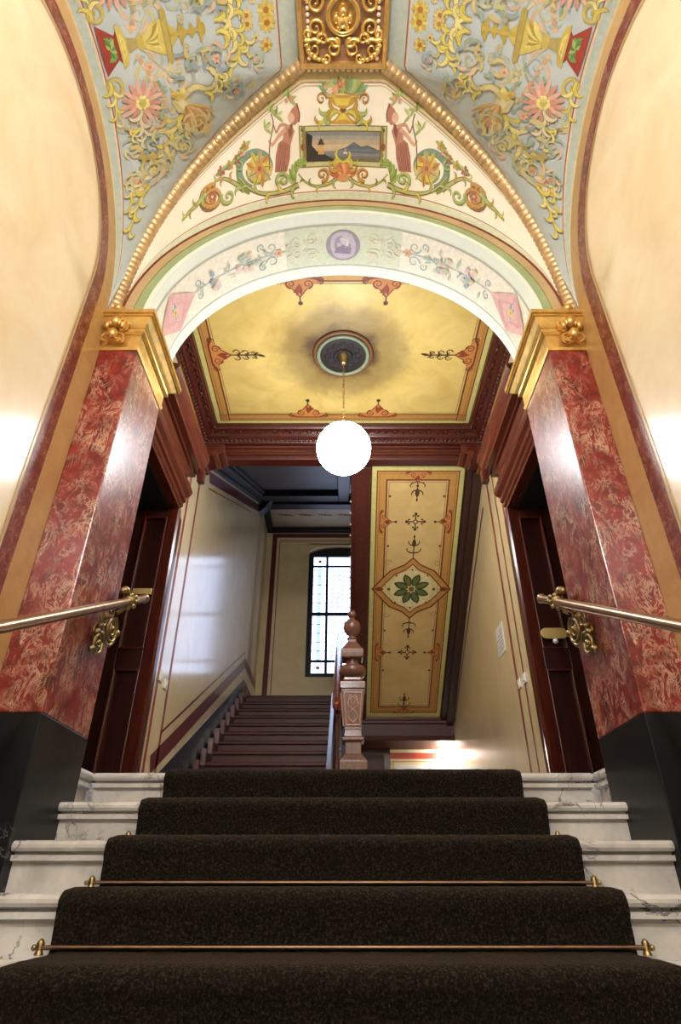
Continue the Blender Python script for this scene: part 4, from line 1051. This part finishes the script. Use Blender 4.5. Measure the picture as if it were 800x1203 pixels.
for e in (-1, 1):
    P = Paint(map_far); P.at(0, 0, 0, 1, e)
    SK, SH = (178, 118, 96), (140, 84, 70)
    P.poly([(.455, .172), (.375, .170), (.352, .235), (.345, .30), (.385, .335), (.425, .31), (.445, .25)], SK)
    for k in range(5): P.stroke([(.385 + .014 * k, .175), (.372 + .013 * k, .24), (.366 + .011 * k, .31)], .006, SH, .003)
    P.poly([(.345, .30), (.395, .32), (.385, .385), (.335, .405), (.315, .37)], (190, 132, 108)).poly([(.36, .39), (.325, .41), (.33, .36), (.35, .33)], SH)
    P.poly([(.29, .42), (.275, .455), (.29, .51), (.33, .475), (.35, .44), (.335, .405), (.31, .40)], (186, 126, 104)).ell(.335, .435, .022, .026, (226, 184, 158)).stroke([(.285, .415), (.28, .46), (.30, .505)], .008, SH)
    P.stroke([(.37, .38), (.42, .345), (.465, .305), (.485, .325)], .022, (214, 166, 140), .012).stroke([(.345, .39), (.40, .40), (.435, .36)], .018, (200, 150, 124), .012)
    P.stroke([(.49, .185), (.482, .30), (.452, .40), (.462, .45)], .007, BR).stroke([(.452, .40), (.435, .36)], .006, BR)
    for (x, y) in ((.47, .46), (.375, .545), (.505, .375), (.34, .52), (.43, .44)):
        for k in range(4): P.leaf(x, y, .4 + k * .75 + random.random(), .05, .014, [LG, OL, (196, 204, 134)][k % 3], .2)
    P.ell(.325, .53, .012, .012, PK).ell(.36, .515, .01, .01, PK)
    P.done('painted_figure', web_far)
    P = Paint(map_far); P.at(0, 0, 0, 1, e)
    P.acanthus([(.04, .125), (.10, .095), (.18, .085), (.25, .11), (.30, .155)], .014, [LG, OL, YE], BR, .042, 3)
    P.spiral(.135, .148, .045, 1.4, -1.4, -1, .015, OC, .85, BR).spiral(.06, .185, .036, 1.3, -2.6, 1, .013, OC, .85, BR)
    for k in range(9): P.leaf(.315, .11 + .012 * k, .4 + .3 * k, .075, .032, [LG, OL, (150, 176, 90)][k % 3], .25, OL)
    P.spiral(.40, .135, .045, 1.4, -.6, 1, .016, LG, .85, OL)
    P.acanthus([(.30, .10), (.40, .075), (.52, .075), (.62, .11), (.69, .17)], .018, [LG, OL, YE, OC], BR, .055, 3)
    P.done('painted_scroll', web_far)
    P = Paint(map_far); P.at(0, 0, 0, 1, e)
    P.spiral(.565, .20, .125, 1.2, -1.2, 1, .032, (122, 150, 138), .76, OL, .5)
    P.ell(.555, .195, .082, .062, (214, 190, 122))
    for k in range(9): P.leaf(.555, .195, 2 * PI * k / 9, .085, .04, [OC, YE, (186, 176, 120)][k % 3], .35, BR)
    P.flower(.555, .195, .04, 6, (206, 150, 80), TC)
    P.done('painted_roundel', web_far)
    P = Paint(map_far); P.at(0, 0, 0, 1, e)
    P.acanthus([(.66, .11), (.735, .155), (.80, .175), (.85, .165)], .016, [LG, YE, OC], BR, .042, 3)
    P.spiral(.862, .112, .075, 2.3, 1.9, -1, .02, OC, .62, BR)
    P.flower(.862, .112, .026, 6, TC, YE, .7)
    P.acanthus([(.90, .13), (.955, .10), (1.0, .085), (1.045, .065)], .014, [LG, YE, OC], OL, .034, 3)
    P.spiral(.76, .10, .045, 1.3, .4, -1, .014, LG, .75, OL)
    for (x, y, c) in ((.70, .245, TC), (.745, .225, OC), (.665, .275, PK), (.80, .205, TC), (.64, .305, OC)):
        P.flower(x, y, .024, 5, c, BR, .8); P.leaf(x, y, 2.4, .04, .014, LG); P.leaf(x, y, -.6, .04, .014, OL)
    P.spiral(.69, .215, .03, 1.2, 2, 1, .008, LG, .8)
    P.done('painted_vine', web_far)
P = Paint(map_far)
for k in range(9): P.leaf(0, .125, PI * (.08 + .84 * k / 8), .095, .03, [(214, 132, 92), (226, 176, 120), (196, 106, 76)][k % 3], 0)
for e in (-1, 1): P.at(0, 0, 0, 1, e).acanthus([(0, .205), (.04, .225), (.075, .20)], .012, [YE, LG], OL, .05)
P.at().ell(0, .125, .035, .02, (206, 150, 90)); P.done('painted_shell', web_far)
# ---- side webs
LV = [(222, 208, 104), (204, 200, 112), (232, 222, 152), (186, 194, 130)]
GD = (176, 160, 98)
for s in (-1, 1):
    W_ = webs[s]
    P = Paint(map_side, s)       # vase on the ridge, red and green foot panel
    P.poly([(1.285, -.115), (1.285, .115), (1.25, .085), (1.215, .055), (1.20, .075), (1.20, -.075), (1.215, -.055), (1.25, -.085)], (160, 62, 50))
    P.poly([(1.28, -.05), (1.28, .05), (1.235, .06), (1.21, .03), (1.21, -.03), (1.235, -.06)], (124, 160, 92))
    for k in range(8): P.leaf(1.245, 0, k * PI / 4, .045, .02, [(96, 140, 72), (168, 186, 110)][k % 2])
    P.poly([(1.20, -.10), (1.20, .10), (1.175, .085), (1.165, .04), (1.165, -.04), (1.175, -.085)], (208, 190, 104)).poly([(1.19, -.06), (1.19, .06), (1.172, .03), (1.172, -.03)], (226, 208, 120))
    P.poly([(1.165, -.035), (1.165, .035), (1.11, .018), (1.11, -.018)], GD).ell(1.10, 0, .016, .04, (206, 186, 96))
    P.poly([(1.085, -.03), (1.085, .03), (1.03, .065), (.985, .085), (.985, -.085), (1.03, -.065)], (212, 194, 104))
    for k in range(7): P.leaf(1.08, 0, PI - .75 + .25 * k, .10, .026, [(226, 212, 128), (176, 154, 70)][k % 2])
    P.poly([(.985, -.12), (.985, .12), (.965, .13), (.955, .11), (.955, -.11), (.965, -.13)], (184, 164, 88)).poly([(.955, -.05), (.955, .05), (.92, .02), (.92, -.02)], (206, 186, 96))
    for x, hh in ((.90, .055), (.885, .025), (.845, .035), (.80, .06), (.785, .03)): P.ell(x, 0, .012, hh, (186, 164, 76))
    P.stroke([(.955, 0), (.78, 0)], .018, (196, 172, 80)); P.done('painted_vase', W_)
    for e in (-1, 1):
        P = Paint(lambda a, d, h, e=e: map_side(a, d * e, h), s)
        # pearls and ribbons beside the vase
        for k in range(9):
            P.ell(1.13 - .012 * k, .06 + .028 * k, .012, .012, [(228, 190, 150), (214, 166, 120)][k % 2])
        P.stroke([(.98, .12), (1.02, .20), (.97, .27)], .012, (220, 208, 176), .006).stroke([(1.10, .03), (1.02, .14), (.93, .23)], .007, (206, 196, 160))
        P.spiral(1.27, .165, .05, 1.3, 1.6, 1, .016, (204, 190, 110), 1, GD).acanthus([(1.285, .14), (1.275, .20), (1.285, .27), (1.295, .34)], .014, LV, GD, .055)
        for k in range(14):
            P.leaf(1.05 + random.uniform(-.12, .12), .2 + random.uniform(-.06, .1), random.uniform(0, 6.28), .04, .014, [(150, 172, 140), (206, 200, 130), (160, 176, 168)][k % 3])
        P.done('painted_garland', W_)
        P = Paint(lambda a, d, h, e=e: map_side(a, d * e, h), s, .006)     # big pink daisy
        P.flower(1.153, .268, .105, 17, (228, 182, 162), (206, 196, 110), 1., (214, 158, 140))
        for k in range(10): P.ell(1.153 + .026 * math.cos(k * 2.4), .268 + .026 * math.sin(k * 2.4), .009, .009, (240, 228, 150))
        P.acanthus([(1.165, .30), (1.185, .36), (1.17, .42), (1.20, .45)], .014, [(226, 216, 190), (206, 200, 150)], (160, 158, 120), .06)
        P.acanthus([(1.19, .38), (1.235, .40), (1.25, .36)], .010, LV, GD, .04)
        P.done('painted_daisy', W_)
        P = Paint(lambda a, d, h, e=e: map_side(a, d * e, h), s, .0075)     # winged creature
        P.poly([(1.01, .30), (.96, .28), (.92, .31), (.90, .36), (.94, .385), (.99, .37)], (214, 202, 150)).poly([(.985, .31), (.95, .30), (.93, .34), (.96, .36)], (232, 222, 180))
        P.stroke([(.95, .30), (.88, .26), (.80, .285), (.755, .25), (.765, .20), (.80, .185)], .038, GD, .016).stroke([(.95, .30), (.88, .26), (.80, .285), (.755, .25), (.765, .20), (.80, .185)], .026, (216, 204, 150), .010)
        for k in range(8):
            a = .25 + .19 * k; ln = .20 - .012 * abs(k - 3)
            P.leaf(.945, .345, PI - a - .0, ln, .034, [(214, 180, 116), (196, 156, 92), (226, 200, 148)][k % 3], -.25, (160, 120, 66))
        P.ell(.965, .285, .022, .022, (222, 200, 110)).ell(.99, .27, .018, .018, (206, 176, 90)).ell(.945, .265, .016, .016, (226, 206, 120))
        P.done('painted_bird', W_)
        P = Paint(lambda a, d, h, e=e: map_side(a, d * e, h), s)     # leafy rinceaux
        P.acanthus([(.96, .38), (1.0, .43), (1.05, .48), (1.09, .54), (1.16, .57)], .02, LV, GD, .085, 1)
        P.acanthus([(.70, .02), (.64, .06), (.61, .12), (.62, .18), (.68, .23), (.72, .27)], .018, LV, GD, .075, 1)
        P.acanthus([(.72, .03), (.66, .02), (.60, .05), (.56, .11), (.57, .16)], .014, LV, GD, .065, 1)
        P.acanthus([(.83, .30), (.78, .31), (.73, .29), (.69, .25)], .014, LV, GD, .055, 1)
        P.acanthus([(1.03, .56), (1.05, .51), (1.0, .47), (.96, .47)], .012, [(206, 202, 150), (190, 190, 140)], (170, 168, 130), .05, 1)
        P.acanthus([(1.22, .50), (1.185, .53), (1.13, .54)], .02, [(212, 190, 90), (226, 206, 120)], GD, .05, 1)
        P.done('painted_acanthus', W_)
        P = Paint(lambda a, d, h, e=e: map_side(a, d * e, h), s)     # small flowers and tip leaves
        for (x, y, r, c) in ((.44, .03, .05, (214, 184, 80)), (.455, .135, .038, (206, 168, 80)), (.55, .02, .036, (222, 200, 150)), (.51, .09, .022, (226, 214, 180))): P.flower(x, y, r, 10, c, (176, 120, 60), 1., (226, 204, 110))
        P.flower(1.235, .625, .055, 8, (220, 196, 116), (196, 132, 92), 1., (232, 222, 190))
        P.acanthus([(1.20, .66), (1.25, .70), (1.285, .75), (1.31, .80)], .014, LV, GD, .05, 1)
        P.acanthus([(1.27, .56), (1.275, .62), (1.29, .68), (1.305, .73)], .010, LV, GD, .04, 1)
        P.spiral(1.10, .60, .04, 1.5, 0, 1, .012, (206, 196, 140), 1, (170, 160, 110))
        P.acanthus([(1.16, .66), (1.12, .62), (1.08, .63)], .010, [(206, 204, 170)], (180, 180, 150), .04, 1)
        for k in range(26):
            x, y = random.choice([(.85, .12), (.75, .1), (1.1, .42), (1.2, .5), (.66, .3), (.88, .2), (.9, .5)]); x += random.uniform(-.06, .06); y += random.uniform(-.05, .05)
            P.comma(x, y, random.uniform(0, 6.3), .075, .022, [(206, 200, 140), (160, 176, 160), (214, 190, 130), (150, 168, 170)][k % 4], random.choice((-2, 2)))
        for (x, y, r) in ((.86, .12, .03), (.80, .13, .024), (.89, .065, .02)): P.spiral(x, y, r, 1.4, 1, 1, .008, (206, 184, 110))
        P.done('painted_sprig', W_)
        P = Paint(lambda a, d, h, e=e: map_side(a, d * e, h), s, .0012)     # faint background tendrils
        for (x, y, r, a0, dr) in ((1.08, .12, .05, 1, 1), (.93, .18, .05, 2, -1), (1.22, .33, .05, 1, -1), (1.07, .36, .05, 3, 1), (1.14, .47, .05, 2, -1), (1.0, .56, .045, 1, 1), (1.24, .45, .035, 0, 1), (.74, .15, .05, 4, 1), (.66, .34, .035, 1, -1), (.90, .45, .05, 2, 1), (1.17, .60, .04, 0, -1), (1.26, .60, .03, 3, 1), (.52, .20, .03, 1, 1)):
            c = random.choice([(206, 196, 150), (196, 200, 170), (158, 172, 180), (214, 196, 160), (150, 166, 160)])
            P.spiral(x, y, r, 1.5, a0, dr, .012, c)
            for k in range(6): P.comma(x + r * math.cos(a0 + k), y + r * math.sin(a0 + k), a0 + k + .9 * dr, r * 1.5, r * .42, random.choice([c, (218, 206, 150), (176, 186, 170), (222, 190, 160)]), 1.8 * dr)
            if random.random() < .5: P.flower(x, y, r * .5, 6, random.choice([(226, 184, 160), (220, 206, 140), (206, 150, 120)]), (190, 150, 90))
        P.done('painted_tendril', W_)
# ---- arch soffit
P = Paint(soff)
P.rect(-1.60, 1.60, 2.435, 2.735, (244, 238, 220), 60, 2)
for y in (2.425, 2.742): P.rect(-1.62, 1.62, y - .004, y + .004, (196, 206, 196), 60, 1)
P.rect(-.40, .40, 2.44, 2.73, (214, 222, 196), 20, 3); P.done('painted_field', archw)
P = Paint(soff, 1, .005)
P.ell(0, 2.583, .118, .118, (160, 150, 168), 0, 32).ell(0, 2.583, .104, .104, (196, 186, 200), 0, 32).ell(-.015, 2.57, .05, .06, (166, 154, 176)).ell(.01, 2.545, .03, .03, (214, 206, 214)).poly([(-.06, 2.64), (.05, 2.65), (.06, 2.60), (0, 2.58), (-.05, 2.60)], (150, 138, 162)).stroke([(-.02, 2.53), (.03, 2.55), (.02, 2.60)], .014, (224, 218, 222))
P.done('painted_medallion', archw)
for e in (-1, 1):
    P = Paint(soff, 1, .004); P.at(0, 0, 0, 1, e)
    for (x, y, r, a, d) in ((.21, 2.52, .05, 0, 1), (.21, 2.65, .05, 0, -1), (.32, 2.54, .04, 2, -1), (.32, 2.63, .04, -2, 1), (.38, 2.585, .025, 0, 1)): P.spiral(x, y, r, 1.5, a, d, .014, (232, 230, 206), 1, (196, 206, 170))
    for k in range(8): P.leaf(.16 + .03 * k, 2.585 + .05 * (-1) ** k, k, .05, .02, (230, 228, 200))
    P.done('painted_scroll', archw)
    P = Paint(soff, 1, .004); P.at(0, 0, 0, 1, e)
    BLU, GN = (160, 190, 190), (176, 200, 176)
    P.stroke([(.44, 2.585), (.70, 2.585), (.95, 2.585), (1.14, 2.585)], .010, (188, 204, 200))
    for (x, y, a, d, r) in ((.50, 2.53, 0, 1, .045), (.50, 2.64, 0, -1, .045), (.57, 2.51, 1, -1, .03), (.57, 2.66, -1, 1, .03), (1.10, 2.54, 2, 1, .03), (1.10, 2.63, -2, -1, .03)): P.spiral(x, y, r, 1.3, a, d, .009, BLU)
    P.flower(.45, 2.585, .032, 6, (226, 186, 150), (206, 150, 90))
    for k in range(9):
        x = .70 + random.uniform(-.05, .06); y = 2.585 + random.uniform(-.06, .06); P.flower(x, y, .024, 5, [(232, 200, 200), BLU, GN, (240, 222, 200)][k % 4], (224, 208, 160))
    for k in range(9):
        x = .95 + random.uniform(-.05, .05); y = 2.585 + random.uniform(-.06, .07); P.flower(x, y, .022, 5, [(236, 212, 180), (230, 206, 208), (150, 176, 200)][k % 3], (224, 208, 160))
    for k in range(16): P.leaf(random.uniform(.55, 1.08), 2.585 + random.uniform(-.06, .06), random.uniform(0, 6.3), .05, .014, [GN, BLU, (200, 210, 186)][k % 3])
    P.done('painted_garland', archw)
    P = Paint(soff, 1, .004); P.at(1.37, 2.585, 0, 1, e)
    P.poly([(-.235, 0), (0, .145), (.235, 0), (0, -.145)], (232, 188, 184)).poly([(-.205, 0), (0, .125), (.205, 0), (0, -.125)], (224, 170, 170))
    P.rect(-.10, .10, -.062, .062, (238, 234, 220), 4, 4).rect(-.088, .088, -.05, .05, (196, 212, 218), 4, 4)
    for k in range(6): P.leaf(0, 0, k * PI / 3, .075, .022, (120, 152, 190))
    P.flower(0, 0, .03, 6, (236, 206, 120), (206, 150, 90)); P.done('painted_lozenge', archw)
# ---- landing ceiling and underside of the upper flight: tan border with red outlines
BD, RL, DK, GY_, IV = (198, 148, 74), (126, 54, 32), (84, 58, 34), (214, 206, 128), (236, 222, 164)
def border(P, x0, x1, y0, y1, inset, w, green):
    def fr(a, b, c):
        P.rect(x0 + a, x1 - a, y0 + a, y0 + b, c, 24, 1); P.rect(x0 + a, x1 - a, y1 - b, y1 - a, c, 24, 1); P.rect(x0 + a, x0 + b, y0 + b, y1 - b, c, 1, 24); P.rect(x1 - b, x1 - a, y0 + b, y1 - b, c, 1, 24)
    fr(0, green, GY_); fr(green, green + .012, RL); fr(green + .012, inset + w, BD); fr(inset + w - .006, inset + w + .010, RL); fr(inset + w + .024, inset + w + .030, (160, 120, 70)); fr(green + .030, green + .036, (166, 100, 52))
def palmette(P, x, y, rot, k=1., stem=True, m=1):
    P.at(x, y, rot, k)
    P.poly([(-.17, 0), (-.10, .02), (-.05, .06), (0, .13), (.05, .06), (.10, .02), (.17, 0), (.10, -.03), (-.10, -.03)], RL).poly([(-.14, .004), (-.09, .025), (-.04, .06), (0, .115), (.04, .06), (.09, .025), (.14, .004), (.08, -.018), (-.08, -.018)], (206, 136, 72))
    for e in (-1, 1): P.spiral(e * .055, .022, .034, 1.5, PI / 2 if e > 0 else PI / 2, -e, .010, RL); P.spiral(e * .13, -.006, .028, 1.3, PI / 2, -e, .008, RL); P.leaf(0, .03, PI / 2 + e * .35, .07, .022, RL)
    P.leaf(0, .02, PI / 2, .09, .026, (150, 66, 40))
    if stem:
        P.stroke([(0, .12), (0, .34)], .009, DK)
        for q, r in ((.17, .028), (.23, .024), (.29, .018)):
            for e in (-1, 1): P.spiral(e * r * .9, q, r, 1.1, -PI / 2, e, .007, DK); P.leaf(0, q, PI / 2 + e * .9, .04, .012, DK)
        P.leaf(0, .31, PI / 2, .06, .02, DK)
    else: P.stroke([(0, .12), (0, .155)], .009, DK).ell(0, .168, .016, .016, DK)
    P.at()
cx0, cx1, cy0, cy1 = -SX + .165, SX - .165, PY1 + .165, 5.06 - .165
P = Paint(lambda x, y, h: (x, y, CEIL - h * .6)); border(P, cx0, cx1, cy0, cy1, .05, .085, .045); P.done('painted_border', ceil)
for x, y, r, st_ in ((cx0 + .135, 3.93, -PI / 2, True), (cx1 - .135, 3.93, PI / 2, True), (-.36, cy1 - .135, PI, False), (.36, cy1 - .135, PI, False), (-.36, cy0 + .135, 0, False), (.36, cy0 + .135, 0, False)):
    P = Paint(lambda x, y, h: (x, y, CEIL - .003 - h)); palmette(P, x, y, r, 1.3, st_); P.done('painted_palmette', ceil)
for x in (cx0 + .09, cx1 - .09):
    for y in (cy0 + .09, cy1 - .09):
        P = Paint(lambda x, y, h: (x, y, CEIL - .003 - h)); P.rect(x - .05, x + .05, y - .05, y + .05, RL, 2, 2).rect(x - .04, x + .04, y - .04, y + .04, BD, 2, 2)
        for k in range(4): P.spiral(x + .02 * math.cos(k * PI / 2 + .78), y + .02 * math.sin(k * PI / 2 + .78), .018, 1.2, k, 1, .005, RL)
        P.done('painted_corner', ceil)
ul = math.hypot(1, us)
ULEN = (U1[0] - U0[0]) * ul
def map_up(x, l, h):
    y = U0[0] + l / ul; return x, y + us / ul * h, uz(y) - h / ul
UX0, UX1, UM = .318, 1.322, .82
P = Paint(map_up); border(P, UX0, UX1, .02, ULEN - .03, .06, .10, .05); P.done('painted_border', up)
MIDL = 1.62
def lobes(P, cx, cy, k):
    P.at(cx, cy, 0, k)
    out = [(x * 1.2, y * 1.4) for x, y in [(-.40, 0), (-.32, .09), (-.22, .19), (-.08, .25), (0, .32), (.08, .25), (.22, .19), (.32, .09), (.40, 0), (.32, -.09), (.22, -.19), (.08, -.25), (0, -.32), (-.08, -.25), (-.22, -.19), (-.32, -.09)]]
    P.poly(out, RL).poly([(x * .95, y * .95) for x, y in out], BD).poly([(x * .80, y * .80) for x, y in out], RL).poly([(x * .76, y * .76) for x, y in out], (226, 206, 146))
    P.ell(0, 0, .25, .26, (234, 220, 164), 0, 28)
    for q in range(8):
        a = 2 * PI * q / 8 + PI / 8; P.leaf(.045 * math.cos(a), .045 * math.sin(a), a, .18, .10, (64, 74, 40), 0); P.leaf(.06 * math.cos(a), .06 * math.sin(a), a, .14, .06, (110, 116, 62), 0)
    P.ell(0, 0, .035, .035, (132, 84, 42))
    for q in range(8):
        a = 2 * PI * q / 8; P.ell(.265 * math.cos(a), .275 * math.sin(a), .012, .012, RL)
    for e in (-1, 1): P.ell(e * .27, 0, .02, .02, (96, 92, 44)); P.poly([(e * .33, 0), (e * .38, .035), (e * .46, 0), (e * .38, -.035)], RL)
    P.at()
P = Paint(map_up, 1, .004); lobes(P, UM, MIDL, 1.0); P.done('painted_rosette', up)
def fleur(P, x, y, rot, k=1.):
    P.at(x, y, rot, k).stroke([(0, 0), (0, .26)], .010, DK)
    for q, r in ((.06, .05), (.15, .038)):
        for e in (-1, 1): P.stroke([(0, q), (e * r, q + .01), (e * r * 1.5, q + .04), (e * r * 1.3, q + .06)], .016, DK, .006)
    P.leaf(0, .13, PI / 2, .10, .045, DK, 0).ell(0, .26, .010, .016, DK).at()
def crosslet(P, x, y, k=1.):
    P.at(x, y, 0, k)
    for q in range(4):
        a = q * PI / 2; P.stroke([(0, 0), (.10 * math.cos(a), .10 * math.sin(a))], .014, DK); P.ell(.10 * math.cos(a), .10 * math.sin(a), .018, .018, DK)
        for e in (-1, 1): P.ell(.075 * math.cos(a) - e * .025 * math.sin(a), .075 * math.sin(a) + e * .025 * math.cos(a), .012, .012, DK)
    P.ell(0, 0, .03, .03, BR).ell(0, 0, .014, .014, IV).at()
for l, r in ((MIDL - .44, PI), (MIDL + .44, 0), (.14, 0), (ULEN - .14, PI)):
    P = Paint(map_up); fleur(P, UM, l, r, 1.1); P.done('painted_fleur', up)
for l in (.70, 2.60):
    P = Paint(map_up); crosslet(P, UM, l, 1.); P.done('painted_crosslet', up)
    for x, r in ((UX0 + .12, -PI / 2), (UX1 - .12, PI / 2)):
        P = Paint(map_up, 1, .004); palmette(P, x, l, r, .95, False); P.done('painted_palmette', up)
for l, r in ((.10, 0), (ULEN - .10, PI)):
    P = Paint(map_up, 1, .004); palmette(P, UM, l, r, .9, False); P.done('painted_palmette', up)
P = Paint(map_up)
for l in (.38, 1.02, 2.25, 2.90):
    for e in (-1, 1): P.ell(UM + e * .30, l, .013, .016, (96, 76, 40))
for l, g in ((1.25, 1), (2.0, -1)):
    for e in (-1, 1): P.at(0, 0, 0, 1); P.spiral(UM + e * .29, l, .045, 1.3, 0, e * g, .008, (150, 136, 70))
P.done('painted_dot', up)
# frieze ornament under the upper half landing
P = Paint(lambda x, y, h: (x, y, 6.07 - h))
for k in range(7):
    x = -1.1 + .38 * k; P.at(x, 9.75, 0, 1)
    for e in (-1, 1): P.spiral(e * .06, 0, .04, 1.2, 0, e, .012, (96, 52, 44)); P.leaf(e * .02, 0, 0 if e > 0 else PI, .14, .03, (110, 60, 50))
    P.ell(0, 0, .03, .03, (110, 60, 50)).at()
P.done('painted_frieze', um)
